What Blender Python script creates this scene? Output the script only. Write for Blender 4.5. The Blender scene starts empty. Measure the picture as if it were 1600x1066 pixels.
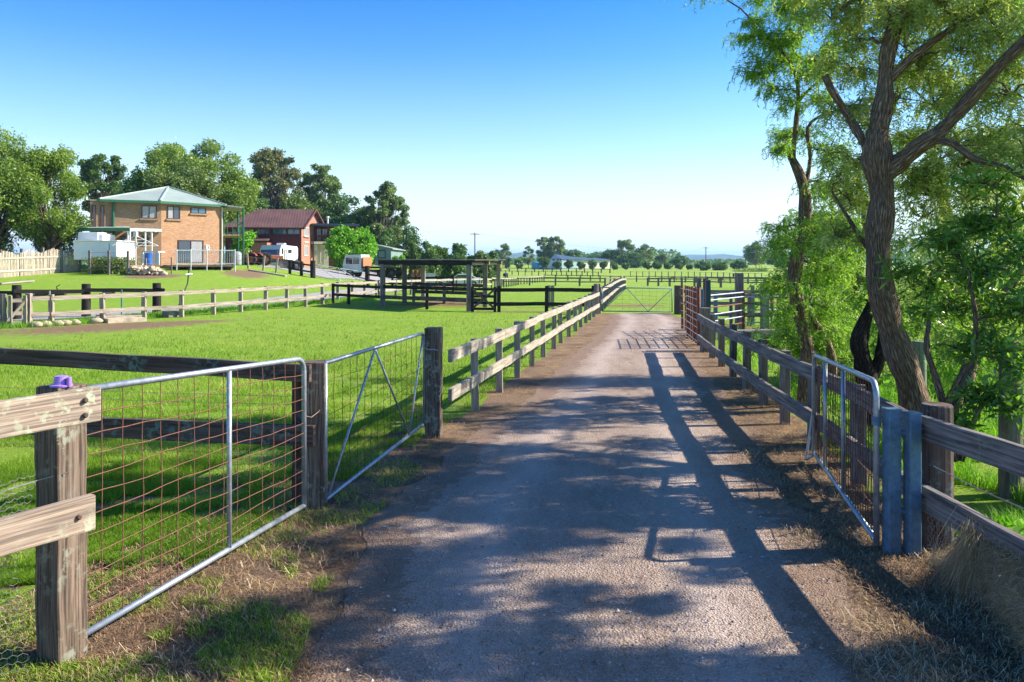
import bpy, math, random
import numpy as np
from mathutils import Vector, Matrix
PI = math.pi
R = math.radians
# ------------------------------------------------------------------ camera, sky, sun
S = bpy.context.scene
COL = S.collection
FPX, HY, CAMH = 1244.0, 406.0, 2.0          # focal length and eye line in photo pixels
cam = bpy.data.objects.new('camera', bpy.data.cameras.new('camera'))
COL.objects.link(cam)
cam.location = (0, 0, CAMH)
cam.rotation_euler = (R(90), 0, 0)
cam.data.sensor_width = 36
cam.data.lens = 36 * FPX / 1600
cam.data.shift_y = -(533 - HY) / 1600
cam.data.clip_end = 20000
cam.data.clip_start = 0.05
S.camera = cam
SUN = Vector((1.42, .22, 1)).normalized()
EL = math.asin(SUN.z)
AZ = math.atan2(SUN.x, SUN.y)
W = bpy.data.worlds.new('World')
S.world = W
W.use_nodes = True
wn = W.node_tree
bg = wn.nodes['Background']
sky = wn.nodes.new('ShaderNodeTexSky')
sky.sky_type = 'NISHITA'
sky.sun_disc = False
sky.sun_elevation = EL
sky.sun_rotation = AZ
sky.air_density = 1.0
sky.dust_density = .6
sky.ozone_density = 3.0
sky.altitude = 0
hs = wn.nodes.new('ShaderNodeHueSaturation')
hs.inputs['Saturation'].default_value = 1.5
wn.links.new(sky.outputs[0], hs.inputs['Color'])
gm = wn.nodes.new('ShaderNodeGamma'); gm.inputs[1].default_value = 1.25
sc_ = wn.nodes.new('ShaderNodeVectorMath'); sc_.operation = 'SCALE'; sc_.inputs['Scale'].default_value = .13
wn.links.new(hs.outputs[0], sc_.inputs[0]); wn.links.new(sc_.outputs[0], gm.inputs[0]); tc = wn.nodes.new('ShaderNodeTexCoord'); sx = wn.nodes.new('ShaderNodeSeparateXYZ'); wn.links.new(tc.outputs['Generated'], sx.inputs[0])
rp = wn.nodes.new('ShaderNodeValToRGB'); rp.color_ramp.interpolation = 'B_SPLINE'; el_ = rp.color_ramp.elements
el_[0].position = 0; el_[0].color = (.97, .97, .97, 1); el_[1].position = .42; el_[1].color = (0, 0, 0, 1)
for p_, c_ in ((.06, .74), (.14, .31), (.25, .06)): q_ = el_.new(p_); q_.color = (c_, c_, c_, 1)
wn.links.new(sx.outputs[2], rp.inputs[0])
mx = wn.nodes.new('ShaderNodeMix'); mx.data_type = 'RGBA'; mx.inputs[7].default_value = (.56, .64, .74, 1)
wn.links.new(rp.outputs[0], mx.inputs[0]); wn.links.new(gm.outputs[0], mx.inputs[6]); wn.links.new(mx.outputs[2], bg.inputs[0])
bg.inputs[1].default_value = 1.0
sl = bpy.data.lights.new('sun', 'SUN')
sl.energy = 5.0
sl.angle = R(.5)
sl.color = (1, .93, .82)
so = bpy.data.objects.new('sun', sl)
COL.objects.link(so)
so.rotation_euler = SUN.to_track_quat('Z', 'Y').to_euler()
so.location = (20, 0, 30)
S.view_settings.view_transform = 'Standard'
S.view_settings.look = 'None'
S.view_settings.gamma = 1
S.view_settings.exposure = 1.1
S.render.engine = 'CYCLES'
S.cycles.max_bounces = 8
S.cycles.transparent_max_bounces = 8

# ------------------------------------------------------------------ terrain height and pixel helpers
def sm(t, a, b):
    t = np.clip((t - a) / (b - a), 0, 1)
    return t * t * (3 - 2 * t)
def TZ(x, y):
    z = -1.6 * sm(y, 30, 130) + 2.25 * sm(-x, 8, 24) * sm(y, 36, 78) * (1 - sm(y, 150, 260))
    return z + .05 * np.sin(x * .21 + 1) * np.sin(y * .13) * sm(y, 20, 40)
def G(px, py):
    """ground point seen at a photo pixel"""
    dx, dz = (px - 800) / FPX, -(py - HY) / FPX
    Y = 2.0
    while Y < 5000:
        if CAMH + dz * Y <= TZ(dx * Y, Y): break
        Y *= 1.003
    return Vector((dx * Y, Y, float(TZ(dx * Y, Y))))
def P(px, py, Y):
    return Vector(((px - 800) / FPX * Y, Y, CAMH - (py - HY) / FPX * Y))
def A(px, Y, dz=0):
    x = (px - 800) / FPX * Y
    return Vector((x, Y, float(TZ(x, Y)) + dz))
def V(*a): return Vector(a)

# ------------------------------------------------------------------ mesh helpers
class MB:
    def __init__(s):
        s.v, s.f, s.uv = [], [], []
    def face(s, idx, uv):
        s.f.append(idx); s.uv.append(uv)
    def quad(s, a, b, c, d, uv=None):
        n = len(s.v); s.v += [tuple(a), tuple(b), tuple(c), tuple(d)]
        w = (Vector(b) - Vector(a)).length; h = (Vector(d) - Vector(a)).length
        s.face((n, n+1, n+2, n+3), uv or [(0, 0), (w, 0), (w, h), (0, h)])
    def poly(s, pts):
        n = len(s.v); s.v += [tuple(p) for p in pts]
        s.face(tuple(range(n, n+len(pts))), [(p[0], p[1]) for p in pts])
    def beam(s, p0, p1, w, h, seg=1, jit=0, side=None, rnd=None):
        """box from p0 to p1; w across (horizontal), h the other way"""
        p0, p1 = Vector(p0), Vector(p1)
        d = p1 - p0; L = d.length; d.normalize()
        if side is None:
            side = d.cross(V(0, 0, 1))
            if side.length < 1e-3: side = V(1, 0, 0)
        side = Vector(side).normalized(); up = side.cross(d).normalized()
        side = d.cross(up).normalized()
        n0 = len(s.v); r = rnd or random
        for i in range(seg+1):
            c = p0 + d * L * i / seg
            if 0 < i < seg or jit: c = c + side*r.uniform(-jit, jit) + up*r.uniform(-jit, jit)
            k = 1 + (r.uniform(-.04, .04) if jit else 0)
            for (a, b) in ((-1, -1), (1, -1), (1, 1), (-1, 1)):
                s.v.append(tuple(c + side*(a*w/2*k) + up*(b*h/2*k)))
        pv = [0, w, w+h, 2*w+h, 2*w+2*h]
        for i in range(seg):
            for j in range(4):
                a = n0+i*4+j; b = n0+i*4+(j+1) % 4
                u0, u1 = L*i/seg, L*(i+1)/seg
                s.face((a, b, b+4, a+4), [(u0, pv[j]), (u0, pv[j+1]), (u1, pv[j+1]), (u1, pv[j])])
        s.face((n0+3, n0+2, n0+1, n0), [(0, 0), (.02, 0), (.02, .1), (0, .1)])
        e = n0+seg*4
        s.face((e, e+1, e+2, e+3), [(0, 0), (.02, 0), (.02, .1), (0, .1)])
        return s
    def box(s, c, sx, sy, sz, rz=0):
        c = Vector(c); x = V(math.cos(rz), math.sin(rz), 0)
        return s.beam(c - x*sx/2, c + x*sx/2, sy, sz)
    def tube(s, pts, r, n=8, cap=True, rough=0, rnd=None):
        pts = [Vector(p) for p in pts]; m = len(pts)
        rs = r if isinstance(r, (list, tuple)) else [r]*m
        n0 = len(s.v); up = None; u = 0; us = []
        q = rnd or random
        for i, p in enumerate(pts):
            d = (pts[min(i+1, m-1)] - pts[max(i-1, 0)])
            if d.length < 1e-9: d = V(0, 0, 1)
            d.normalize()
            if up is None:
                up = V(0, 0, 1) if abs(d.z) < .9 else V(1, 0, 0)
            a = d.cross(up)
            if a.length < 1e-6: a = d.cross(V(0, 1, 0))
            a.normalize(); b = d.cross(a).normalized(); up = -b
            if i: u += (p - pts[i-1]).length
            us.append(u)
            for j in range(n):
                t = 2*PI*j/n; k = rs[i]*(1+(q.uniform(-rough, rough) if rough else 0))
                s.v.append(tuple(p + a*math.cos(t)*k + b*math.sin(t)*k))
        pr = 2*PI*max(rs)
        for i in range(m-1):
            for j in range(n):
                a = n0+i*n+j; b = n0+i*n+(j+1) % n
                s.face((a, b, b+n, a+n), [(us[i], pr*j/n), (us[i], pr*(j+1)/n), (us[i+1], pr*(j+1)/n), (us[i+1], pr*j/n)])
        if cap and n > 2:
            s.face(tuple(range(n0+n-1, n0-1, -1)), [(0, 0)]*n)
            e = n0+(m-1)*n
            s.face(tuple(range(e, e+n)), [(0, 0)]*n)
        return s
    def lathe(s, prof, c, axis=(0, 0, 1), n=16, cap=True):
        """prof: (radius, height) along the axis"""
        c = Vector(c); ax = Vector(axis).normalized()
        a = ax.cross(V(0, 0, 1) if abs(ax.z) < .9 else V(1, 0, 0)).normalized(); b = ax.cross(a)
        n0 = len(s.v)
        for (r, h) in prof:
            for j in range(n):
                t = 2*PI*j/n
                s.v.append(tuple(c + ax*h + a*math.cos(t)*r + b*math.sin(t)*r))
        for i in range(len(prof)-1):
            for j in range(n):
                q = n0+i*n+j; w = n0+i*n+(j+1) % n
                s.face((q, w, w+n, q+n), [(j/n, prof[i][1]), ((j+1)/n, prof[i][1]), ((j+1)/n, prof[i+1][1]), (j/n, prof[i+1][1])])
        if cap:
            s.face(tuple(range(n0+n-1, n0-1, -1)), [(0, 0)]*n)
            e = n0+(len(prof)-1)*n
            s.face(tuple(range(e, e+n)), [(0, 0)]*n)
        return s
    def build(s, name, mat, parent=None, smooth=False, bevel=0):
        me = bpy.data.meshes.new(name)
        me.from_pydata(s.v, [], s.f)
        uv = me.uv_layers.new(name='UVMap')
        uv.data.foreach_set('uv', [c for f in s.uv for p in f for c in p])
        me.materials.append(mat)
        if smooth: me.polygons.foreach_set('use_smooth', [True]*len(me.polygons))
        me.update()
        o = bpy.data.objects.new(name, me)
        COL.objects.link(o)
        if parent is not None:
            o.parent = parent
            o.matrix_parent_inverse = Matrix.Translation(-parent.location) if parent.type == 'EMPTY' else Matrix.Identity(4)
        if bevel:
            b = o.modifiers.new('bevel', 'BEVEL'); b.width = bevel; b.segments = 2; b.limit_method = 'ANGLE'
        return o
def npmesh(name, verts, nper, mat, parent=None, rnd=None, smooth=False):
    """verts (N*nper,3): N separate polygons of nper corners"""
    verts = np.ascontiguousarray(verts, dtype=np.float32).reshape(-1, 3)
    nv = len(verts); nf = nv // nper
    me = bpy.data.meshes.new(name)
    me.vertices.add(nv); me.vertices.foreach_set('co', verts.ravel())
    me.loops.add(nv); me.loops.foreach_set('vertex_index', np.arange(nv, dtype=np.int32))
    me.polygons.add(nf); me.polygons.foreach_set('loop_start', np.arange(0, nv, nper, dtype=np.int32))
    try: me.polygons.foreach_set('loop_total', np.full(nf, nper, dtype=np.int32))
    except Exception: pass
    me.update(calc_edges=True)
    if rnd is not None:
        at = me.attributes.new('rnd', 'FLOAT', 'FACE')
        at.data.foreach_set('value', np.ascontiguousarray(rnd, dtype=np.float32))
    me.materials.append(mat)
    o = bpy.data.objects.new(name, me); COL.objects.link(o)
    if parent is not None:
        o.parent = parent
        o.matrix_parent_inverse = Matrix.Translation(-parent.location)
    return o
def tag(o, label=None, cat=None, group=None, kind=None):
    if label: o['label'] = label
    if cat: o['category'] = cat
    if group: o['group'] = group
    if kind: o['kind'] = kind
    return o
def thing(name, label, cat, loc=(0, 0, 0), group=None):
    o = bpy.data.objects.new(name, None)
    o.empty_display_size = .2
    COL.objects.link(o); o.location = loc
    return tag(o, label, cat, group)
def dup(root, delta, rz=0, sc=1, label=None):
    """copy a thing with its parts and sub-parts"""
    r = root.copy(); COL.objects.link(r)
    r.location = Vector(delta); r.rotation_euler = (0, 0, rz); r.scale = (sc, sc, sc)
    if label: r['label'] = label
    for ch in list(root.children):
        c = ch.copy(); COL.objects.link(c); c.parent = r
        for g in ch.children:
            d = g.copy(); COL.objects.link(d); d.parent = c
    return r

# ------------------------------------------------------------------ materials
class NT:
    def __init__(s, name):
        s.m = bpy.data.materials.new(name); s.m.use_nodes = True
        s.t = s.m.node_tree; s.t.nodes.clear()
        s.out = s.t.nodes.new('ShaderNodeOutputMaterial')
    def n(s, typ, ins=None, **props):
        nd = s.t.nodes.new('ShaderNode'+typ)
        for k, v in props.items(): setattr(nd, k, v)
        for k, v in (ins or {}).items(): s.set(nd.inputs[k], v)
        return nd
    def set(s, sock, v):
        if hasattr(v, 'is_output'): s.t.links.new(v, sock)
        elif isinstance(v, (tuple, list)) and len(v) == 3 and sock.type == 'RGBA': sock.default_value = (*v, 1)
        else: sock.default_value = v
    def noise(s, vec, scale, detail=4, rough=.55):
        return s.n('TexNoise', {'Vector': vec, 'Scale': scale, 'Detail': detail, 'Roughness': rough}).outputs[0]
    def ramp(s, fac, stops):
        r = s.n('ValToRGB', {'Fac': fac}); e = r.color_ramp.elements
        while len(e) < len(stops): e.new(.5)
        for i, (p, c) in enumerate(stops):
            e[i].position = p; e[i].color = (*c, 1) if isinstance(c, (tuple, list)) else (c, c, c, 1)
        return r.outputs[0]
    def mix(s, fac, a, b, mode='MIX'):
        m = s.n('Mix', data_type='RGBA', blend_type=mode)
        s.set(m.inputs[0], fac); s.set(m.inputs[6], a); s.set(m.inputs[7], b)
        return m.outputs[2]
    def math(s, op, a, b=0.0, clamp=False):
        m = s.n('Math', operation=op); m.use_clamp = clamp
        s.set(m.inputs[0], a); s.set(m.inputs[1], b); return m.outputs[0]
    def vec(s, kind='Object', scale=(1, 1, 1)):
        if kind == 'Pos': v = s.n('NewGeometry').outputs['Position']
        else: v = s.n('TexCoord').outputs[kind]
        if kind == 'UV':
            oi = s.n('ObjectInfo').outputs['Random']
            k = s.math('MULTIPLY', oi, 37.0)
            cx = s.n('CombineXYZ', {'X': k, 'Y': k, 'Z': k}).outputs[0]
            v = s.n('VectorMath', {0: v, 1: cx}, operation='ADD').outputs[0]
        if scale != (1, 1, 1): v = s.n('Mapping', {'Vector': v, 'Scale': scale}).outputs[0]
        return v
    def bump(s, h, strength=.5, dist=.01):
        return s.n('Bump', {'Height': h, 'Strength': strength, 'Distance': dist}).outputs[0]
    def done(s, col, rough=.8, normal=None, metal=0.0, spec=.3, **kw):
        p = s.n('BsdfPrincipled', {'Base Color': col, 'Roughness': rough, 'Metallic': metal, 'Specular IOR Level': spec})
        for k, v in kw.items(): s.set(p.inputs[k.replace('_', ' ')], v)
        if normal is not None: s.set(p.inputs['Normal'], normal)
        s.t.links.new(p.outputs[0], s.out.inputs[0]); return s.m

def wood(name, c1, c2, dark, lichen=.0, lcol=(.32, .36, .22), grain=1.0, uvs=(1.2, 28, 28)):
    t = NT(name)
    g = t.noise(t.vec('UV', uvs), 1.5*grain, 6, .65)
    big = t.noise(t.vec('UV', (1, 3, 3)), 2.2, 4)
    col = t.mix(t.ramp(big, [(.35, 0.), (.65, 1.)]), c1, c2)
    col = t.mix(t.ramp(g, [(.38, 1.), (.62, 0.)]), col, dark)
    if lichen:
        l = t.noise(t.vec('Pos'), 14, 5, .7)
        l2 = t.noise(t.vec('Pos'), 3.1, 2)
        lm = t.math('MULTIPLY', t.ramp(l, [(.52, 0.), (.60, 1.)]), t.ramp(l2, [(.45, 0.), (.6, lichen)]))
        col = t.mix(lm, col, lcol)
    b = t.bump(g, .6, .006)
    return t.done(col, .85, b, spec=.2)
M = {}
M['timber'] = wood('timber_pale', (.48, .39, .29), (.38, .33, .27), (.18, .14, .1), .6)
M['timber_grey'] = wood('timber_grey', (.30, .26, .235), (.21, .185, .175), (.085, .07, .062), .5, (.22, .25, .19))
M['timber_dark'] = wood('timber_dark', (.17, .10, .07), (.12, .095, .09), (.05, .033, .027), .95, (.13, .19, .17))  # darker brown copy of the timber; shade of the paddock rails is in it
M['timber_near'] = wood('timber_near', (.44, .325, .23), (.40, .335, .25), (.17, .13, .10), .9, (.42, .46, .31), uvs=(1.6, 60, 60))
M['timber_post'] = wood('timber_post', (.27, .19, .13), (.20, .15, .11), (.05, .036, .027), .7, (.30, .32, .24), uvs=(1.6, 55, 55))
M['timber_white'] = wood('timber_bleached', (.50, .44, .35), (.40, .35, .28), (.22, .18, .13), .3)
M['timber_black'] = wood('timber_black', (.035, .028, .025), (.05, .04, .035), (.012, .01, .01), 0)
M['paling'] = wood('paling', (.66, .56, .43), (.55, .47, .37), (.33, .27, .2), 0, uvs=(1, 9, 9))
def metal(name, col, col2, rough=.45, met=.6):
    t = NT(name)
    n = t.noise(t.vec('Pos'), 22, 5, .7)
    c = t.mix(t.ramp(n, [(.4, 0.), (.65, 1.)]), col, col2)
    return t.done(c, rough, t.bump(n, .15, .002), metal=met, spec=.4)
M['galv'] = metal('galvanised_steel', (.42, .45, .48), (.28, .31, .34), .42, .55)
M['galv_old'] = metal('weathered_steel_post', (.12, .22, .31), (.08, .145, .21), .6, .25)
M['rust'] = metal('rusty_wire', (.21, .085, .05), (.14, .06, .04), .8, .1)
M['rust_dark'] = metal('dark_rusty_bar', (.22, .07, .035), (.10, .04, .03), .8, .1)
M['wire'] = metal('plain_wire', (.35, .34, .33), (.2, .19, .18), .5, .4)
M['chain'] = metal('chain_steel', (.14, .09, .07), (.07, .05, .045), .6, .5)
def plain(name, col, rough=.6, spec=.3, var=.12, scale=6, met=0.0, **kw):
    t = NT(name)
    n = t.noise(t.vec('Pos'), scale, 5)
    c = t.mix(t.ramp(n, [(.3, 0.), (.7, 1.)]), col, tuple(max(0, x*(1-var*2)) for x in col))
    return t.done(c, rough, None, met, spec, **kw)
M['purple'] = plain('purple_plastic', (.36, .2, .58), .35, .5, .05)
M['white_paint'] = plain('white_paint', (.78, .78, .76), .4, .4, .06, 1.5)
M['cream'] = plain('cream_wall', (.62, .58, .44), .7, .2, .08, 2)
M['green_trim'] = plain('green_trim', (.035, .14, .075), .5, .3)
M['blue_trim'] = plain('blue_trim', (.035, .065, .11), .4, .4)
M['blue_paint'] = plain('blue_paint', (.02, .12, .45), .35, .5)
M['red_paint'] = plain('faded_red_paint', (.35, .07, .035), .6, .3, .25, 5)
M['orange_paint'] = plain('faded_orange_paint', (.55, .2, .08), .6, .3, .2, 5)
M['rubber'] = plain('black_rubber', (.022, .022, .024), .85, .2)
M['dark_metal'] = plain('dark_metal', (.045, .04, .04), .6, .4, .2)
M['grey_plastic'] = plain('grey_plastic', (.35, .36, .36), .5, .3)
M['alu'] = plain('white_aluminium', (.65, .65, .62), .35, .5, .05)
M['deck'] = wood('deck_boards', (.42, .32, .22), (.34, .26, .18), (.2, .14, .1), 0)
M['maroon'] = plain('maroon_cladding', (.11, .025, .028), .6, .25, .1, 3)
M['brown_wood'] = plain('brown_stained_wood', (.12, .045, .03), .6, .3, .2, 8)
M['window_trim'] = plain('dark_window_trim', (.05, .035, .03), .4, .4)
M['glass'] = NT('window_glass').done((.035, .05, .065), .05, spec=.9)
M['glass_blue'] = NT('window_glass_blue').done((.04, .12, .2), .08, spec=.9)
M['curtain'] = plain('pale_curtain_behind_glass', (.33, .33, .32), .15, .7, .12, 3)
M['sandstone'] = plain('sandstone', (.58, .46, .33), .85, .2, .22, 5)
M['firewood'] = plain('split_firewood', (.72, .58, .40), .85, .15, .3, 9)
M['log'] = plain('log_bark', (.14, .09, .06), .9, .1, .3, 9)
M['concrete'] = plain('concrete', (.24, .22, .19), .85, .2, .15, 4)
M['post_round'] = wood('round_post', (.24, .2, .14), (.2, .19, .13), (.1, .08, .06), .4, uvs=(1.5, 12, 12))
M['post_green'] = wood('treated_post', (.24, .33, .22), (.25, .28, .2), (.14, .16, .11), .3)
M['rug_blue'] = plain('navy_horse_rug', (.02, .02, .09), .8, .1)
M['horse_brown'] = plain('brown_horse_coat', (.22, .09, .045), .6, .25)
M['horse_black'] = plain('black_horse_coat', (.03, .022, .02), .6, .25)
def roofmat(name, col, col2, per=.3, dep=.35):
    t = NT(name)
    w = t.n('TexWave', {'Vector': t.vec('UV'), 'Scale': 1/per/ (2*PI) * 2, 'Distortion': 0}, wave_type='BANDS', bands_direction='X').outputs[1]
    n = t.noise(t.vec('Pos'), .8, 5)
    c = t.mix(t.ramp(n, [(.35, 0.), (.65, 1.)]), col, col2)
    return t.done(c, .5, t.bump(w, dep, .03), spec=.3)
M['roof_green'] = roofmat('pale_green_sheet_roof', (.31, .37, .31), (.26, .31, .265))
M['roof_tile'] = roofmat('brown_tile_roof', (.15, .08, .065), (.11, .06, .05), .33, .4)
M['roof_blue'] = roofmat('slate_blue_sheet_roof', (.07, .1, .15), (.06, .09, .13))
M['roof_rust'] = roofmat('rusty_sheet_roof', (.24, .12, .08), (.16, .09, .07), .2)
M['clad_green'] = roofmat('grey_green_sheet_wall', (.20, .29, .24), (.18, .26, .22), .25)
M['clad_mint'] = roofmat('mint_sheet_wall', (.36, .48, .44), (.33, .45, .42), .8)
M['clad_cream'] = roofmat('cream_sheet_wall', (.62, .60, .45), (.58, .56, .42), .8)
M['clad_white'] = roofmat('off_white_sheet_wall', (.62, .64, .62), (.58, .6, .58), .8)
def brick(name, a, b, mort):
    t = NT(name)
    br = t.n('TexBrick', {'Vector': t.n('TexCoord').outputs['UV'], 'Color1': a, 'Color2': b, 'Mortar': mort, 'Scale': 1.0, 'Mortar Size': .008,
                          'Brick Width': .24, 'Row Height': .086, 'Bias': -.1})
    n = t.noise(t.vec('Pos'), 1.3, 5)
    n2 = t.noise(t.vec('Pos', (2.2, 2.2, 6)), 2.2, 4, .75)
    c = t.mix(t.ramp(n, [(.3, 0.), (.7, .35)]), br.outputs[0], (a[0]*.6, a[1]*.6, a[2]*.6))
    c = t.mix(t.ramp(n2, [(.45, 0.), (.7, .5)]), c, (b[0]*.7, b[1]*.65, b[2]*.6))
    return t.done(c, .85, t.bump(br.outputs[1], .3, .005), spec=.2)
M['brick_tan'] = brick('tan_brick', (.50, .27, .13), (.32, .155, .075), (.42, .34, .25))
M['brick_shade'] = brick('tan_brick_shade', (.36, .22, .12), (.26, .15, .08), (.30, .25, .19))  # darker copy of the tan brick; the left wall's shade is in its colour
M['brick_red'] = brick('red_brick', (.48, .19, .11), (.38, .13, .08), (.38, .3, .25))
def leafmat(name, c1, c2, c3, trans=.4, rough=.45, spec=.35):
    t = NT(name)
    a = t.n('Attribute', attribute_name='rnd').outputs['Fac']
    c = t.ramp(a, [(0., c1), (.5, c2), (1., c3)])
    p = t.n('BsdfPrincipled', {'Base Color': c, 'Roughness': rough, 'Specular IOR Level': spec})
    tc = t.mix(1.0, c, (1.25, 1.35, .6), 'MULTIPLY')
    tr = t.n('BsdfTranslucent', {'Color': tc})
    mx = t.n('MixShader', {0: trans, 1: p.outputs[0], 2: tr.outputs[0]})
    t.t.links.new(mx.outputs[0], t.out.inputs[0]); return t.m
M['leaf_pepper'] = leafmat('pepper_tree_leaves', (.10, .20, .03), (.18, .33, .045), (.36, .50, .10), .58)
M['leaf_silver'] = leafmat('silvery_leaves', (.17, .23, .05), (.31, .38, .11), (.60, .62, .32), .58)
M['leaf_oleander'] = leafmat('dark_glossy_leaves', (.05, .12, .02), (.12, .25, .035), (.26, .42, .08), .5, .3, .5)
M['leaf_euc'] = leafmat('gum_leaves', (.08, .13, .04), (.16, .23, .07), (.28, .34, .13), .35)
M['leaf_eucbrown'] = leafmat('brownish_gum_leaves', (.09, .11, .045), (.17, .20, .07), (.30, .26, .12), .35)
M['leaf_mid'] = leafmat('mid_green_leaves', (.09, .15, .022), (.18, .27, .04), (.30, .39, .08), .38)
M['leaf_olive'] = leafmat('olive_leaves', (.09, .13, .03), (.14, .2, .045), (.2, .27, .08), .3)
M['leaf_bright'] = leafmat('bright_green_leaves', (.10, .25, .015), (.17, .4, .02), (.27, .52, .04), .35)
M['leaf_dark'] = leafmat('dark_evergreen_leaves', (.045, .09, .02), (.095, .17, .035), (.17, .25, .06), .28)
M['leaf_shrub'] = leafmat('shrub_leaves', (.05, .11, .03), (.095, .18, .045), (.17, .27, .08), .3)
M['grass'] = leafmat('grass_blades', (.11, .21, .015), (.22, .36, .028), (.46, .47, .12), .35, .6, .15)
M['weeds'] = leafmat('weed_blades', (.10, .25, .02), (.17, .38, .03), (.33, .47, .09), .4, .6, .15)
M['straw'] = leafmat('dry_straw', (.24, .14, .07), (.48, .34, .18), (.70, .56, .36), .15, .7, .2)
M['litter'] = leafmat('needle_litter', (.10, .06, .04), (.25, .145, .075), (.46, .33, .19), .1, .8, .15)
def bark(name, c1, c2, c3):
    t = NT(name)
    v = t.vec('UV', (9.0, 34, 34))
    g = t.noise(v, 1.3, 7, .7)
    k = t.n('TexVoronoi', {'Vector': t.vec('UV', (5, 24, 24)), 'Scale': 1.2}, feature='DISTANCE_TO_EDGE').outputs[0]
    big = t.noise(t.vec('Pos'), 2.5, 4)
    col = t.mix(t.ramp(big, [(.35, 0.), (.65, 1.)]), c1, c2)
    col = t.mix(t.ramp(g, [(.4, 1.), (.6, 0.)]), col, c3)
    kk = t.ramp(k, [(0., 0.), (.25, 1.)]); col = t.mix(t.math('MULTIPLY', t.math('SUBTRACT', 1.0, kk), .6), col, c3); h = t.math('ADD', g, t.math('MULTIPLY', kk, .8))
    return t.done(col, .9, t.bump(h, 1.0, .05), spec=.1)
M['bark'] = bark('rough_bark', (.62, .42, .27), (.48, .35, .24), (.15, .10, .07))
M['bark_dark'] = bark('dark_bark', (.12, .09, .07), (.07, .055, .045), (.03, .024, .02))
M['bark_pale'] = bark('pale_gum_bark', (.36, .32, .27), (.26, .22, .18), (.14, .11, .09))

# ground materials
def grassground():
    t = NT('grass_ground'); v = t.vec('Pos')
    fine = t.noise(v, 26, 6, .7); mid = t.noise(v, 1.6, 5, .6); big = t.noise(v, .22, 4)
    huge = t.noise(t.vec('Pos', (.03, .012, 1)), 1.2, 3)
    c = t.mix(t.ramp(fine, [(.35, 0.), (.68, 1.)]), (.12, .22, .018), (.28, .43, .045))
    c = t.mix(t.ramp(mid, [(.42, 0.), (.72, .55)]), c, (.31, .42, .045))
    c = t.mix(t.ramp(big, [(.45, 0.), (.7, .5)]), c, (.16, .34, .015))
    sy = t.n('SeparateXYZ', {0: v})
    far = t.n('MapRange', {0: sy.outputs[1], 1: 60., 2: 150.}).outputs[0]
    c = t.mix(t.math('MULTIPLY', far, t.ramp(huge, [(.35, .15), (.65, .75)])), c, (.30, .37, .07))
    sp2_ = t.noise(v, 3.7, 6, .8)
    c = t.mix(t.ramp(sp2_, [(.53, 0.), (.62, .75)]), c, (.38, .33, .12))
    c = t.mix(t.ramp(t.noise(v, 7.3, 5, .75), [(.6, 0.), (.7, .7)]), c, (.07, .16, .012))
    a = t.n('Attribute', attribute_name='dirt').outputs['Fac']
    dm = t.math('GREATER_THAN', t.math('ADD', a, t.math('MULTIPLY', t.math('SUBTRACT', t.noise(v, 4, 7, .8), .5), 1.9)), .5)
    dirt = t.mix(t.noise(v, 9, 5), (.14, .085, .05), (.32, .215, .13))
    c = t.mix(dm, c, dirt)
    b = t.bump(fine, 1.0, .06)
    return t.done(c, .9, b, spec=.1)
M['ground'] = grassground()
def roadmat():
    t = NT('gravel_surface'); v = t.vec('Pos')
    f = t.noise(v, 90, 6, .8); sp = t.n('TexVoronoi', {'Vector': v, 'Scale': 75.}).outputs
    mid = t.noise(t.vec('Pos', (2.2, .5, 1)), 1.5, 5, .6); big = t.noise(v, .5, 3)
    c = t.mix(t.ramp(mid, [(.35, 0.), (.65, 1.)]), (.41, .285, .20), (.56, .42, .31))
    c = t.mix(t.ramp(big, [(.4, 0.), (.7, .5)]), c, (.27, .20, .165))
    c = t.mix(t.ramp(f, [(.38, .75), (.62, 0.)]), c, (.135, .105, .09))
    c = t.mix(t.ramp(sp[1], [(.72, 0.), (.95, .6)]), c, (.52, .46, .42))
    ac = t.math('ADD', t.n('Attribute', attribute_name='across').outputs['Fac'], t.math('MULTIPLY', t.math('SUBTRACT', t.noise(v, .35, 3), .5), .16))
    trk = t.ramp(ac, [(0., .0), (.17, 0.), (.27, 1.), (.37, .1), (.5, 0.), (.62, .1), (.72, 1.), (.82, 0.)])
    c = t.mix(t.math('MULTIPLY', trk, .5), c, (.55, .44, .37))
    mid_ = t.ramp(ac, [(.40, 0.), (.5, 1.), (.60, 0.)])
    c = t.mix(t.math('MULTIPLY', mid_, t.ramp(t.noise(t.vec('Pos', (3, .8, 1)), 2.0, 5, .7), [(.45, 0.), (.62, .7)])), c, (.20, .14, .10))
    e = t.n('Attribute', attribute_name='edge').outputs['Fac']
    em = t.math('GREATER_THAN', t.math('ADD', e, t.math('MULTIPLY', t.math('SUBTRACT', t.noise(v, 7, 6, .8), .5), 1.2)), .55)
    ec = t.mix(t.noise(v, 30, 5), (.12, .07, .045), (.32, .21, .13))
    c = t.mix(t.math('MULTIPLY', em, .8), c, ec)
    h = t.math('ADD', t.math('MULTIPLY', f, .5), t.math('ADD', t.math('MULTIPLY', sp[0], .8), t.math('MULTIPLY', mid, 1.5)))
    return t.done(c, .85, t.bump(h, .8, .02), spec=.25)
M['road'] = roadmat()
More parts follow.
